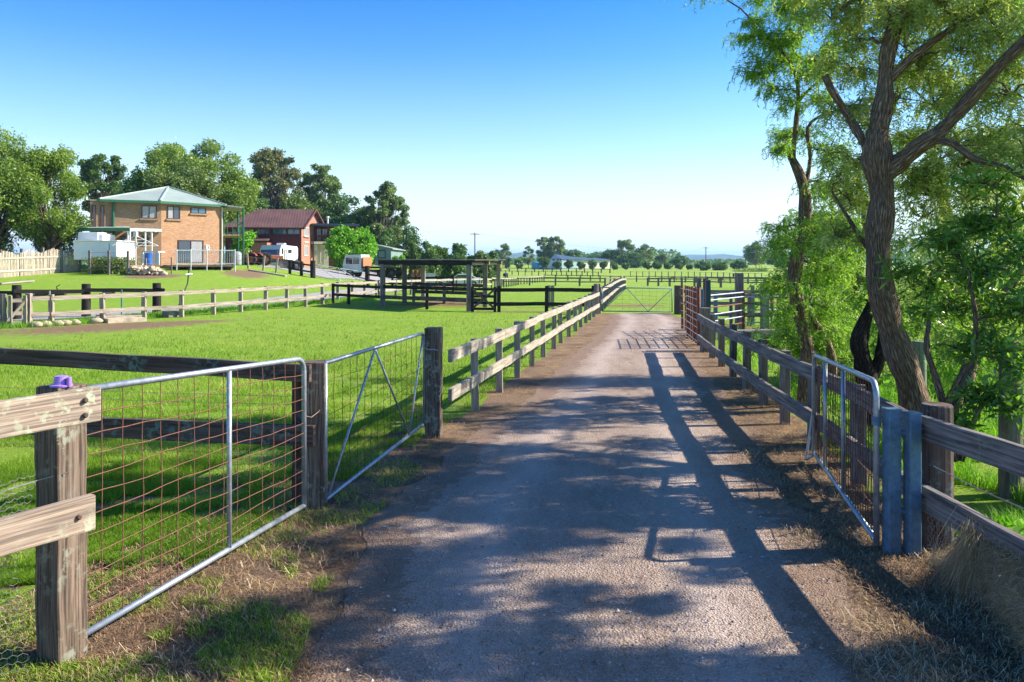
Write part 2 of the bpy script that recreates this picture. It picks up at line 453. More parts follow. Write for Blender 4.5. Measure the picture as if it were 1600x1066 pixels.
def vergemat():
    t = NT('verge_soil'); v = t.vec('Pos')
    f = t.noise(v, 45, 6, .75); m2 = t.noise(v, 3.2, 5, .7); m3 = t.noise(t.vec('Object', (1, 1, 1)), 1.7, 4)
    c = t.mix(t.ramp(f, [(.35, 0.), (.65, 1.)]), (.10, .065, .045), (.33, .225, .14))
    c = t.mix(t.ramp(m2, [(.5, 0.), (.68, .75)]), c, (.40, .25, .10))
    c = t.mix(t.ramp(m3, [(.52, 0.), (.66, .6)]), c, (.08, .05, .035))
    e = t.n('Attribute', attribute_name='edge').outputs['Fac']
    gm = t.math('GREATER_THAN', t.math('ADD', e, t.math('MULTIPLY', t.math('SUBTRACT', t.noise(v, 4.5, 6, .75), .5), 1.4)), .5)
    c = t.mix(gm, c, t.mix(f, (.10, .2, .012), (.25, .38, .03)))
    return t.done(c, .95, t.bump(f, 1.0, .03), spec=.1)
M['verge'] = vergemat()
def drivemat():
    t = NT('grey_drive'); v = t.vec('Pos')
    f = t.noise(v, 8, 6, .7)
    return t.done(t.mix(f, (.24, .225, .215), (.38, .36, .35)), .9, t.bump(f, .4, .02), spec=.2)
M['drive'] = drivemat()

# ------------------------------------------------------------------ ground, verge, road
def seg(a, b, n): return list(np.linspace(a, b, n, endpoint=False))
ys = seg(-40, -2, 14) + seg(-2, 45, 118) + seg(45, 140, 80) + seg(140, 400, 50) + list(np.geomspace(400, 9000, 30))
xs = list(-np.geomspace(6000, 60, 30)) + seg(-60, -20, 40) + seg(-20, 12, 80) + seg(12, 60, 36) + list(np.geomspace(60, 6000, 30))
XX, YY = np.meshgrid(xs, ys)
ZZ = TZ(XX, YY)
# dirt: worn strip in the left paddock, soil round the shelter, bank by the tractors, yard at the right
def blob(px, py, rx, ry, ang=0):
    g = G(px, py); c, s_ = math.cos(ang), math.sin(ang)
    dx, dy = XX - g.x, YY - g.y
    u, w = dx*c + dy*s_, -dx*s_ + dy*c
    return np.clip(1.25 - np.sqrt((u/rx)**2 + (w/ry)**2), 0, 1)
D = np.zeros_like(XX)
a0, a1 = G(-60, 524), G(400, 498)
L = (a1-a0); L.z = 0; ll = L.length; L.normalize()
u = (XX-a0.x)*L.x + (YY-a0.y)*L.y; w = -(XX-a0.x)*L.y + (YY-a0.y)*L.x
D = np.maximum(D, np.clip(1.1-np.abs(w)/(.9+3.8*np.clip(1-u/ll, 0, 1)), 0, 1)*np.clip(1.2-np.abs(u-ll/2)/(ll/2), 0, 1)**.5)
D = D*.82
for b in (blob(150, 800, .9, .35), blob(330, 760, 1.3, .3, .3), blob(250, 730, .8, .25), blob(60, 900, .7, .4), blob(420, 800, .6, .5), blob(560, 680, .7, .2), blob(620, 690, .5, .6, .9), blob(690, 477, 4.0, 1.3), blob(800, 487, 3.2, .5), blob(385, 428, 2.5, 5, .3), blob(240, 432, 3, 3), blob(1180, 518, 2.6, 2.2), blob(990, 478, 2, 1.5),
          blob(700, 472, 2, 3)):
    D = np.maximum(D, b*.85)
nx, ny = len(xs), len(ys)
gv = np.stack([XX, YY, ZZ], -1).reshape(-1, 3)
ii = np.arange(ny-1)[:, None]*nx + np.arange(nx-1)[None]
gf = np.stack([ii, ii+1, ii+nx+1, ii+nx], -1).reshape(-1, 4)
me = bpy.data.meshes.new('ground'); me.from_pydata(gv.tolist(), [], gf.tolist())
at = me.attributes.new('dirt', 'FLOAT', 'POINT'); at.data.foreach_set('value', D.ravel().astype(np.float32))
me.polygons.foreach_set('use_smooth', [True]*len(me.polygons))
me.materials.append(M['ground']); me.update()
go = bpy.data.objects.new('ground', me); COL.objects.link(go); tag(go, kind='structure')

rl = np.array([(-4, -1.3), (0, -1.2), (3.8, -.97), (4.6, -1.03), (5.9, -1.04), (8.5, -.62), (11.6, .28), (17, 1.35), (21.8, 2.45), (25, 3.0), (27, 3.35), (29.6, 3.6)])
rr = np.array([(-4, 1.7), (0, 1.8), (3.8, 1.88), (4.5, 1.98), (5.6, 2.2), (7.9, 2.5), (10.2, 2.87), (16.2, 3.77), (19.5, 4.15), (22, 4.9), (25, 5.6), (29.6, 5.9)])
fl = np.array([(-4, -4.2), (2.5, -3.3), (4, -2.9), (6.3, -2.1), (9, -1.2), (11, -.62), (20, 1.2), (30, 3.1)])
fr = np.array([(-4, 2.9), (3, 2.9), (5.4, 3.1), (8, 3.45), (10, 3.75), (17, 4.5), (22, 5.2), (30, 6.1)])
RL = lambda y: np.interp(y, rl[:, 0], rl[:, 1]); RR = lambda y: np.interp(y, rr[:, 0], rr[:, 1])
FL = lambda y: np.interp(y, fl[:, 0], fl[:, 1]); FR = lambda y: np.interp(y, fr[:, 0], fr[:, 1])
rng = np.random.default_rng(4)
def strip(name, lo, hi, y0, y1, step, nu, z, mat, crown=0, wob=.06, edgew=.3):
    yy = np.arange(y0, y1, step); n = len(yy)
    k1 = np.convolve(rng.normal(0, 1, n+8), np.ones(5)/5, 'same')[4:-4]*wob*2
    k2 = np.convolve(rng.normal(0, 1, n+8), np.ones(5)/5, 'same')[4:-4]*wob*2
    a = lo(yy)+k1; b = hi(yy)+k2
    u = np.linspace(0, 1, nu)
    X = a[:, None]+(b-a)[:, None]*u[None]; Y = np.repeat(yy[:, None], nu, 1)
    Z = TZ(X, Y)+z+crown*np.sin(PI*u)[None]
    e = np.clip(1-np.minimum(X-a[:, None], b[:, None]-X)/edgew, 0, 1); U_ = np.repeat(u[None], n, 0)
    ii = np.arange(n-1)[:, None]*nu+np.arange(nu-1)[None]
    f = np.stack([ii, ii+1, ii+nu+1, ii+nu], -1).reshape(-1, 4)
    me = bpy.data.meshes.new(name); me.from_pydata(np.stack([X, Y, Z], -1).reshape(-1, 3).tolist(), [], f.tolist())
    at = me.attributes.new('edge', 'FLOAT', 'POINT'); at.data.foreach_set('value', e.ravel().astype(np.float32))
    at = me.attributes.new('across', 'FLOAT', 'POINT'); at.data.foreach_set('value', U_.ravel().astype(np.float32))
    me.polygons.foreach_set('use_smooth', [True]*len(me.polygons))
    me.materials.append(mat); me.update()
    o = bpy.data.objects.new(name, me); COL.objects.link(o); return tag(o, kind='structure')
strip('verge', FL, FR, -4, 29.9, .12, 40, .004, M['verge'], 0, .05, .28)
strip('gravel_road', RL, RR, -4, 29.8, .12, 30, .008, M['road'], .02, .05, .75)
def ribbon(name, pts, w, z, mat):
    mb = MB(); P_ = []
    for i in range(len(pts)-1):
        for k in range(8): P_.append(pts[i].lerp(pts[i+1], k/8))
    P_.append(pts[-1]); row = []
    for i, p in enumerate(P_):
        d = (P_[min(i+1, len(P_)-1)]-P_[max(i-1, 0)]); d.z = 0; d.normalize(); s = V(d.y, -d.x, 0)
        rw = []
        for q in (-.5, -.17, .17, .5):
            c = p+s*w*q*(1+random.uniform(-.04, .04)); rw.append(V(c.x, c.y, float(TZ(c.x, c.y))+z))
        row.append(rw)
    for i in range(len(row)-1):
        for q in range(3): mb.quad(row[i][q], row[i][q+1], row[i+1][q+1], row[i+1][q])
    return tag(mb.build(name, mat, smooth=True), kind='structure')
random.seed(11)
ribbon('driveway', [G(-60, 500), G(60, 496), G(200, 489), G(330, 479.5), G(440, 470.5), G(530, 460.5), G(600, 453)], 3.4, .03, M['drive'])
ribbon('driveway', [G(455, 424), G(520, 427), G(570, 431), G(640, 434), G(700, 433)], 7, .03, M['drive'])

# ------------------------------------------------------------------ fences and gates
def zt(p, dz): return V(p.x, p.y, p.z+dz)
def post(parent, c, w, h, mat, rz=0, lean=(0, 0), sunk=.05, name='post', bev=.006, d=None, seg=4, jit=.003):
    mb = MB(); c = Vector(c); top = c+V(lean[0], lean[1], h)
    x = V(math.cos(rz), math.sin(rz), 0)
    mb.beam(c-V(0, 0, sunk), top, w, d or w, seg=seg, jit=jit, side=x)
    return mb.build(name, mat, parent, bevel=bev)
def rpost(parent, c, r, h, mat, lean=(0, 0), name='post', n=14):
    mb = MB(); c = Vector(c)
    mb.tube([c-V(0, 0, .05), c+V(lean[0]*.5, lean[1]*.5, h*.5), c+V(lean[0], lean[1], h-.012), c+V(lean[0], lean[1], h)], [r*1.04, r, r*.98, r*.9], n)
    return mb.build(name, mat, parent, smooth=False)
def rail(parent, a, b, h, mat, t=.045, seg=None, jit=.004, name='rail', bev=.004):
    mb = MB(); L = (Vector(b)-Vector(a)).length
    mb.beam(a, b, t, h, seg=seg or max(1, int(L/.4)), jit=jit)
    return mb.build(name, mat, parent, bevel=bev)
def bolts(parent, pts, axis, r=.012):
    mb = MB()
    for p in pts: mb.lathe([(r, 0), (r, .008), (r*.6, .014)], p, axis, 8)
    return mb.build('bolt', M['chain'], parent)

def rail_fence(name, label, pts, hts, mat, rmat, rails, pw=.1, rh=.13, side=(1, 0, 0), over=1, wire=None, cat='fence', group=None, bev=.004, t=.045, base=None, span=1):
    """pts: post bases; rails: list of heights (callables or numbers) of rail centres"""
    th = thing(name, label, cat, pts[0], group)
    side = Vector(side).normalized()
    for i, p in enumerate(pts):
        h = hts if not callable(hts) else hts(i)
        post(th, p, pw, h+random.uniform(-.02, .02), mat, rz=random.uniform(-.08, .08), lean=(random.uniform(-.02, .02), random.uniform(-.02, .02)), bev=bev, seg=2)
    for r in rails:
        f = r if callable(r) else (lambda i, r=r: r)
        i = 0; k = 0
        while i < len(pts)-1:
            j = min(i+span, len(pts)-1)
            a, b = pts[i], pts[j]; off = side*(pw/2+t/2+.002)
            d = (b-a).normalized()
            da, db = random.uniform(-.012, .012), random.uniform(-.012, .012)
            rail(th, zt(a, f(i)+da)+off-d*(.0 if i else over*.12), zt(b, f(j)+db)+off-d*.004+(d*.12*over if j == len(pts)-1 else V(0, 0, 0)), rh*random.uniform(.94, 1.04), rmat, t, bev=bev)
            i = j
    return th
random.seed(5)
# road-side fence on the left
p0 = V(-.48, 10.5, 0)
pts = []
for k in range(14):
    y = 10.5+1.45*k+random.uniform(-.12, .12)*(0 < k < 13); pts.append(V(-.48+.192*(y-10.5), y, float(TZ(0, y))))
F1 = rail_fence('post_and_rail_fence', 'weathered two-rail fence with sunlit pale rails along the left edge of the gravel road', pts, lambda i: .96-.008*i, M['timber'], M['timber_white'],
                [lambda i: .9-.011*i, lambda i: .46-.009*i], .1, .13, (1, -.19, 0), over=0)
rail(F1, V(-.70, 8.99, .915), zt(pts[0], .90)+V(.074, 0, 0), .14, M['timber_white'])
rail(F1, V(-.70, 8.99, .47), zt(pts[0], .46)+V(.074, 0, 0), .14, M['timber_white'])
bp = pts[-1]+V(.1, .35, 0)
pts = [bp]+[A(937+(977-937)*0, 31, 0)]*0
fe = G(977, 452)
for k in range(1, 22):
    q = bp.lerp(fe, k/21); pts.append(V(q.x, q.y, float(TZ(q.x, q.y))))
F2 = rail_fence('post_and_rail_fence', 'bleached timber fence continuing beyond the far gate towards the plain', pts, lambda i: 1.1 if i == 0 else .95, M['timber_grey'], M['timber_white'], [.86, .42], .12, .13, (1, -.17, 0), over=0, bev=0)
rpost(F2, bp+V(-.12, -.2, 0), .09, 1.12, M['timber_grey'])
# right fence
pts = []
for k in range(10):
    y = 8.38+1.3*k-.0; pts.append(V(3.23+.115*(y-9.68)+.09, y, 0))
pts = [V(3.05, 7.0, 0)]+pts[:8]
F3 = thing('post_and_rail_fence', 'grey two-rail fence under the trees along the right side of the road', 'fence', pts[0])
for p in pts: post(F3, p, .1, .90, M['timber_grey'], lean=(random.uniform(-.03, .03), random.uniform(-.04, .04)), rz=.1, seg=2)
top = [V(2.79, 5.46, .85), V(3.0, 7.6, .86), V(3.14, 9.6, .85), V(3.36, 11.8, .85), V(3.62, 14.1, .8), V(3.98, 17.05, .77)]
low = [V(2.79, 5.46, .39), V(3.0, 7.6, .40), V(3.14, 9.6, .40), V(3.36, 11.8, .38), V(3.62, 14.1, .36), V(3.98, 17.05, .33)]
for arr in (top, low):
    for a, b in zip(arr, arr[1:]):
        d = (b-a).normalized(); rail(F3, a, b-d*.004, .145, M['timber_grey'], .05, jit=.006)
# near right corner fence
F4 = thing('post_and_rail_fence', 'thick dark timber fence in the near right corner above the straw bank', 'fence', (2.93, 5.42, 0))
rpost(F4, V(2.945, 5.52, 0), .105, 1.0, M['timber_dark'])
rail(F4, V(2.80, 5.44, .855), V(2.86, 3.0, .93), .165, M['timber_grey'], .05, jit=.004)
rail(F4, V(2.80, 5.44, .385), V(2.86, 3.0, .375), .165, M['timber_grey'], .05, jit=.004)
post(F4, V(2.98, 2.9, 0), .15, 1.05, M['timber_post'])
bolts(F4, [V(2.775, 5.38, .88), V(2.775, 5.38, .83), V(2.775, 5.38, .40)], (-1, 0, 0))
mb = MB(); mb.tube([V(2.86, 5.4, .60), V(2.93, 5.0, .56), V(3.0, 4.4, .55), V(3.05, 3.6, .58), V(3.0, 2.9, .6)], .0035, 5); mb.build('wire', M['wire'], F4)
# near left corner post with rails
F5 = thing('post_and_rail_fence', 'thick pale fence end with bolted rails on a square post, nearest left corner', 'fence', (-2.24, 3.97, 0))
post(F5, V(-2.25, 3.98, 0), .165, 1.375, M['timber_post'], rz=R(-24), lean=(0, 0), bev=.008, seg=8, jit=.004, d=.165)
da = V(-.21, -.36, 0).normalized()
for z0, e in ((1.315, -1.975), (.80, -2.0)):
    a = V(e, 3.80, z0)+V(0, 0, 0)
    rail(F5, a, a+da*2.6, .162, M['timber_near'], .05, jit=.003, bev=.007)
bolts(F5, [V(-2.0+.01, 3.71, 1.345), V(-2.0+.01, 3.71, 1.275), V(-2.02, 3.71, .80)], (.86, -.5, 0), .013)
post(F5, V(-3.35, 1.9, 0), .17, 1.3, M['timber_post'], rz=R(-24))
mb = MB(); mb.tube([V(-2.17, 3.9, .96), V(-2.3, 3.86, .93), V(-2.44, 3.7, .9), V(-2.7, 3.3, .87)], .003, 5); mb.build('wire', M['wire'], F5)
cp = MB(); cp.lathe([(.052, 0), (.052, .008), (.036, .012), (.031, .045), (.031, .05), (.02, .052)], (-2.225, 3.93, 1.376), n=20)
cp.lathe([(.012, 0), (.012, .045), (.008, .047)], (-2.178, 3.915, 1.376), n=10)
tag(cp.build('insulator_cap', M['purple'], smooth=False), 'small lilac plastic cap lying on top of the near left square post', 'plastic cap')

# dark paddock fence from the middle post to the left
F6 = thing('post_and_rail_fence', 'shade-toned, lichen-stained rail fence running left from the post between the mesh gates', 'fence', (-1.62, 6.42, 0))
post(F6, V(-1.60, 6.44, 0), .17, 1.18, M['timber_post'], rz=R(10), bev=.01, seg=9, jit=.007)
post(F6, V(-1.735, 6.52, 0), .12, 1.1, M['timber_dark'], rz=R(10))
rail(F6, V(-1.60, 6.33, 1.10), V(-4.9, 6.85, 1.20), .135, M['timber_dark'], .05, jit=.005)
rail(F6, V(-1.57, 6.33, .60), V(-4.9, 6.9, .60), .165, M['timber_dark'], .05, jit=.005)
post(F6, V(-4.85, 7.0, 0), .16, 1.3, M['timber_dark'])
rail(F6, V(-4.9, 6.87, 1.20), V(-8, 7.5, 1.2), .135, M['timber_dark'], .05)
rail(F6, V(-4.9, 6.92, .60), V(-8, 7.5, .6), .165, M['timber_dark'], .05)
for z in (.38, .80, .87):
    mb = MB(); mb.tube([V(-1.6, 6.56, z), V(-3.2, 6.85, z-.012), V(-4.8, 7.1, z), V(-8, 7.7, z)], .0018, 4); mb.build('wire', M['wire'], F6)

def arc(c, a, b, r, n=6):
    """corner from direction a to direction b about inner centre c"""
    return [c+a*r*math.cos(t)+b*r*math.sin(t) for t in np.linspace(0, PI/2, n)]
def mesh_gate(name, label, a, b, za0, za1, zb0, zb1, dx, dz, pipe=.019, wirer=.0028, struts=(), braces=(), round_a=False, round_b=True, wmat='rust', off=(0, 0, 0), fmat='galv', jit=.006, cat='gate', wx=1):
    """a,b ground ends; z bottoms/tops at each end; struts: fractions; braces: (f0, top?, f1, top?)"""
    a = V(a[0], a[1], 0); b = V(b[0], b[1], 0); d = (b-a); L = d.length; d.normalize(); up = V(0, 0, 1)
    th = thing(name, label, cat, a)
    bot = lambda f: a+d*L*f+up*(za0+(zb0-za0)*f)
    tp = lambda f: a+d*L*f+up*(za1+(zb1-za1)*f)
    r = .11
    path = []
    if round_a: path += [bot(0)]+arc(tp(0)+d*r-up*r, -d, up, r)
    else: path += [tp(0)]
    if round_b: path += arc(tp(1)-d*r-up*r, up, d, r)+[bot(1)-up*.03]
    else: path += [tp(1)]
    fr_ = MB(); fr_.tube(path, pipe, 10); fr_.tube([bot(0), bot(1)], pipe*.98, 10)
    if not round_a: fr_.tube([bot(0)-up*.02, tp(0)-up*.004], pipe*.97, 10)
    if not round_b: fr_.tube([bot(1)-up*.02, tp(1)-up*.004], pipe*.97, 10)
    fr_.build('frame', M[fmat], th, smooth=True)
    nrm = V(d.y, -d.x, 0)
    for f in struts: MB().tube([bot(f)+up*.01, tp(f)-up*.01], pipe*.85, 10).build('strut', M[fmat], th, smooth=True)
    for (f0, t0, f1, t1) in braces:
        MB().tube([(tp if t0 else bot)(f0)+up*(-.01 if t0 else .01), (tp if t1 else bot)(f1)+up*(-.01 if t1 else .01)], pipe*.62, 8).build('brace', M[fmat], th, smooth=True)
    w = MB(); n = int(L/dx); ph = [random.uniform(0, 9) for _ in range(99)]
    for i in range(1, n+1):
        f = i*dx/L
        if f > .985: break
        pp = []
        for k in range(9):
            q = bot(f).lerp(tp(f), k/8); pp.append(q+d*random.uniform(-jit, jit)*(0 < k < 8)+nrm*random.uniform(-jit, jit)*(0 < k < 8))
        w.tube(pp, wirer, 5)
    H = (za1-za0); m = int(H/dz)
    for i in range(1, m+1):
        h = i*dz/H
        if h > .96: break
        pp = []
        for k in range(n*wx+1):
            f = k/(n*wx); q = bot(f).lerp(tp(f), h); q = q+up*(random.uniform(-jit, jit)+.008*math.sin(f*9+ph[i]))+nrm*.004
            pp.append(q)
        w.tube(pp, wirer, 5)
    w.build('wire_mesh', M[wmat], th)
    return th
g1 = mesh_gate('farm_gate', 'galvanised tube gate with rusty square mesh and one upright strut, nearest on the left', (-2.19, 4.03), (-1.625, 6.22), .09, 1.34, .08, 1.235, .152, .101, struts=(.565,), round_a=False)
MB().tube([V(-1.625, 6.22, .78), V(-1.58, 6.26, .76), V(-1.54, 6.33, .79), V(-1.53, 6.42, .82)], .006, 6).build('latch_chain', M['chain'], g1)
g2 = mesh_gate('farm_gate', 'tube gate with V braces and fine mesh between the two square left posts', (-1.50, 6.40), (-.985, 8.93), .07, 1.17, .16, 1.18, .165, .135, pipe=.017, wirer=.0024, braces=((0.02, False, .42, True), (.42, True, .80, False), (.80, False, .985, True)), round_a=False, wmat='rust_dark')
g2h = MB()
for z in (.2, .9): g2h.tube([V(-1.52, 6.44, z), V(-1.505, 6.38, z+.01), V(-1.5, 6.4, z+.05)], .009, 6)
g2h.build('hinge', M['chain'], g2)
gp = thing('gate_post', 'square weathered post at the far end of the braced left gate', 'post', (-.875, 8.97, 0))
post(gp, V(-.885, 8.99, 0), .175, 1.235, M['timber_post'], rz=R(-5), bev=.01, seg=8, jit=.004, name='timber')
MB().tube([V(-.985, 8.9, 1.02), V(-.93, 8.86, 1.0), V(-.86, 8.87, 1.0), V(-.83, 8.86, .99)], .007, 6).build('hook', M['galv'], gp)
# open gate on the right with its steel posts
g3 = mesh_gate('farm_gate', 'open tube gate with close upright rusty bars, folded back against the right fence', (2.97, 7.83), (2.49, 5.44), .10, 1.07, .08, 1.16, .082, .19, pipe=.02, wirer=.0036, struts=(.24, .56), round_a=True, wmat='rust_dark', jit=.004)
MB().tube([V(2.945, 7.8, .08), V(2.90, 7.86, .02), V(2.98, 7.86, .55)], .014, 8).build('drop_leg', M['galv'], g3)
MB().lathe([(.03, -.03), (.03, .03)], (2.49, 5.44, .90), n=12).build('hinge', M['galv_old'], g3)
sp1 = thing('steel_gate_post', 'square blue-grey steel post nearest the open right gate', 'post', (2.575, 5.40, 0), 'pair of steel gate posts')
post(sp1, V(2.575, 5.40, 0), .09, .985, M['galv_old'], rz=.12, bev=.008, jit=0, name='column')
MB().box((2.575, 5.40, .988), .096, .096, .012, .12).build('cap', M['galv_old'], sp1)
for z in (.30, .83): MB().tube([V(2.62, 5.39, z), V(2.70, 5.38, z)], .02, 8).build('link_pin', M['galv_old'], sp1)
sp2 = thing('steel_gate_post', 'square blue-grey steel post against the thick timber post on the right', 'post', (2.70, 5.36, 0), 'pair of steel gate posts')
post(sp2, V(2.695, 5.36, 0), .085, .965, M['galv_old'], rz=.12, bev=.008, jit=0, name='column')
MB().box((2.695, 5.36, .968), .092, .092, .012, .12).build('cap', M['galv_old'], sp2)
# round posts and wire beyond the right fence
F7 = thing('wire_fence', 'round treated posts with strands of wire in the paddock behind the big tree', 'fence', (4.2, 6.74, 0))
rpost(F7, V(4.22, 6.74, 0), .088, 1.3, M['post_round'], n=18)
rpost(F7, V(4.5, 8.8, 0), .075, 1.1, M['post_green'], n=18)
rpost(F7, V(4.75, 12.6, 0), .07, 1.1, M['post_round'])
for z in (.3, .55, .8, 1.0):
    MB().tube([V(4.0, 4.2, z), V(4.22, 6.74, z), V(4.5, 8.8, z), V(4.75, 12.6, z), V(5.2, 17, z)], .002, 4).build('wire', M['wire'], F7)
# timber fence crossing far behind the trees
pts = [V(6.6+2.6*k, 17.5-.35*k, 0) for k in range(6)]
rail_fence('post_and_rail_fence', 'low pale rail fence across the paddock behind the trees at the right edge', pts, 1.1, M['post_round'], M['timber'], [.95, .55], .12, .1, (0, -1, 0), bev=0)

# chicken wire
def hexwire(parent, origin, du, dv, nu, nv, cell, bulge, r=.0011):
    mb = MB(); done = set()
    def pt(i, j):  # brick-style hexagon vertices
        x = (i+.0)*cell*.5; y = j*cell*.75+(.12*cell if (i+j) % 2 else -.12*cell)
        p = origin+du*x+dv*y
        return p+bulge(x, y)
    for j in range(nv):
        for i in range(nu):
            a = pt(i, j); b = pt(i+1, j)
            mb.tube([a, b], r, 3, cap=False)
            if (i+j) % 2: mb.tube([a, pt(i, j+1)], r*1.3, 3, cap=False)
    return mb.build('chicken_wire', M['wire'], parent)
dl = V(-.21, -.36, 0).normalized()
hexwire(F5, V(-2.31, 3.80, .05), dl, V(0, 0, 1), 46, 30, .042, lambda x, y: V(-.04*math.sin(x*5+y*4), .03*math.sin(y*9+x*3), -.12*x*max(0, y)+.015*math.sin(x*14)))
hexwire(F4, V(2.80, 5.36, .02), V(.04, -1, 0), V(0, .0, 1), 96, 12, .042, lambda x, y: V(-.17*sm(.36-y, 0, .36)*sm(x, 0, .3)+.03*math.sin(x*7), 0, -.03*math.sin(x*5)))

# far gate across the road and its fence
g4 = mesh_gate('farm_gate', 'closed wide thin tube gate with two V braces across the end of the road', (3.42, 30.1), (5.95, 29.6), .06, .95, .06, .93, .25, .15, pipe=.02, wirer=.0035, braces=((0, False, .35, True), (.35, True, .66, False), (.66, False, 1, True)), round_a=False, round_b=False, wmat='wire', jit=0, fmat='galv_old')
F8 = thing('post_and_rail_fence', 'short grey two-rail fence between the far gate and the rusty yard panels', 'fence', (6.15, 29.5, 0))
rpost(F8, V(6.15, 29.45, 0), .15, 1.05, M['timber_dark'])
for z in (.83, .40): rail(F8, V(6.2, 29.4, z), V(9.2, 29.0, z), .12, M['timber_grey'], .05)
post(F8, V(9.2, 29.1, 0), .15, 1.1, M['timber_grey'])

# rusty yard panels beside the road
def panel(name, label, a, b, z0, z1, nb, nh, rb, rh, bm, hm, frame=None, group=None, cat='yard gate', vert_first=True):
    a, b = Vector(a), Vector(b); th = thing(name, label, cat, a, group); up = V(0, 0, 1)
    f = MB()
    f.tube([a+up*z0, a+up*z1], rb*1.4, 8); f.tube([b+up*z0, b+up*z1], rb*1.4, 8)
    f.build('frame', M[frame or bm], th, smooth=True)
    if nb:
        w = MB()
        for i in range(1, nb+1):
            q = a.lerp(b, i/(nb+1)); w.tube([q+up*z0, q+up*z1], rb, 6)
        w.build('bar', M[bm], th)
    for i in range(nh):
        z = z0+(z1-z0)*(i+.5)/nh if nb else z0+(z1-z0)*i/(nh-1)
        n = V((b-a).y, -(b-a).x, 0).normalized()*(rb+rh)*(1 if nb else 0)
        MB().tube([a+up*z-n, b+up*z-n], rh, 6).build('rail', M[hm], th, smooth=True)
    return th
panel('yard_gate', 'rusty barred yard gate standing open at the right edge of the road, nearer of two', (4.20, 17.9, 0), (4.42, 20.0, 0), .08, 1.34, 4, 8, .028, .011, 'rust_dark', 'galv')
panel('yard_gate', 'rusty barred yard gate behind the nearer one beside the tall dark posts', (4.75, 20.2, 0), (4.75, 22.2, 0), .08, 1.30, 4, 6, .026, .010, 'rust_dark', 'galv')
yp = thing('yard_post', 'weathered half-height square post where the right fence ends', 'post', (4.2, 17.2, 0))
post(yp, V(4.19, 17.25, 0), .19, .96, M['timber_grey'], name='timber', bev=.008, seg=5, jit=.006)
for i, (px, Y, h, w, m, lab) in enumerate(((1092, 21.5, 1.5, .11, 'timber_grey', 'tall grey timber post just behind the rusty panels'),
        (1101, 21, 1.5, .075, 'rust_dark', 'tall thin dark post between the rusty panels and the blue-painted post'),
        (1097.5, 18.5, 1.32, .06, 'galv_old', 'narrow blue-grey steel post left of the blue-painted post'),
        (1106, 18.8, 1.52, .11, 'blue_trim', 'dark blue painted post with a rusty edge at the yard corner'),
        (1155, 22.8, 1.62, .20, 'timber_grey', 'thickest and tallest grey timber post in the cattle yards'),
        (1195, 21.6, 1.35, .2, 'post_green', 'pale green round post at the edge of the hanging foliage'))):
    c = A(px, Y); t_ = thing('yard_post', lab, 'post', c)
    post(t_, c, w, h, M[m], name='timber' if 'timb' in m or 'green' in m else 'column', bev=.005)
# steel rail yards
st = [(1118, 20.5, 1.15, .09, 'galv_old'), (1142, 22.5, 1.12, .08, 'timber_grey'), (1161.5, 21.6, 1.12, .07, 'rust_dark'), (1171, 24, 1.0, .1, 'timber_grey'), (1176, 24.6, 1.2, .1, 'post_green'), (1206, 24, 1.1, .08, 'rust_dark'), (1240, 22, 1.2, .12, 'timber_grey')]
Y1 = thing('cattle_yard', 'low steel-railed cattle yard with mismatched posts right of the rusty yard gates', 'stock yard', (5.4, 21, 0))
for px, Y, h, w, m in st: post(Y1, A(px, Y), w, h, M[m], bev=.004)
for k, z in enumerate((.3, .47, .64, .82, 1.0, 1.12)):
    a, b, c = A(1106, 19.5, z), A(1161, 21.5, z), A(1270, 22.0, z)
    MB().tube([a, b], .018, 6).build('steel_rail', M['galv'] if k % 3 else M['rust_dark'], Y1)
    MB().tube([b+V(.03, 0, 0), c], .018, 6).build('steel_rail', M['rust_dark'] if k % 2 else M['galv'], Y1)
for z in (.78, .2):
    rail(Y1, A(1108, 25, z+.1), A(1290, 24, z+.1), .13, M['timber_grey'], .06)
MB().beam(A(1110, 19.9, .12), A(1250, 20.4, .12), .28, .22).build('sleeper', M['concrete'], Y1, bevel=.01)

# pale paddock fence on the left
px_ = [(80, 509), (160.5, 504), (225, 499.5), (284, 496), (334, 492), (376, 488), (415, 484.5), (448, 482), (477.5, 479.5), (504, 475), (528, 472), (550, 469.5), (570, 467.5), (588, 466)]
pts = [G(a, b) for a, b in px_]
F9 = rail_fence('post_and_rail_fence', 'long pale two-rail paddock fence crossing the left side in front of the grey drive', pts, .93, M['timber'], M['timber'], [.84, .36], .13, .13, (.5, -1, 0), over=0, bev=.003)
rail(F9, zt(G(45, 511), .84)+V(0, -.05, 0), zt(pts[0], .84)+V(0, -.1, 0), .13, M['timber'])
rail(F9, zt(G(45, 511), .36)+V(0, -.05, 0), zt(pts[0], .36)+V(0, -.1, 0), .13, M['timber'])
rail(F9, zt(G(150, 504.5), .2), zt(pts[2], .1), .1, M['timber'])
gl = thing('timber_gate', 'small timber yard gate with close uprights at the left end of the pale fence', 'gate', G(17, 513))
q0, q1 = G(14, 513), G(43, 511.5)
for f in (.1, .9): post(gl, q0.lerp(q1, f)+V(0, -.03, 0), .1, .95, M['timber'], name='stile', d=.05)
for z in (.8, .42, .14): rail(gl, zt(q0, z), zt(q1, z), .11, M['timber'], .04)
rail(gl, zt(q0, .2)+V(0, -.05, 0), zt(q1, .8)+V(0, -.05, 0), .08, M['timber'], .03, name='brace')
F10 = thing('post_and_rail_fence', 'weathered fence end with doubled posts beside the small timber gate, cut by the left edge', 'fence', G(-20, 515))
for px in (-60, 3, 7, 45.5): post(F10, G(px, 513 if px < 40 else 511), .14 if px != 7 else .1, 1.0, M['timber_grey'] if px < 40 else M['timber'])
for z in (.8, .34): rail(F10, zt(G(-70, 516), z), zt(G(6, 513), z), .13, M['timber'])
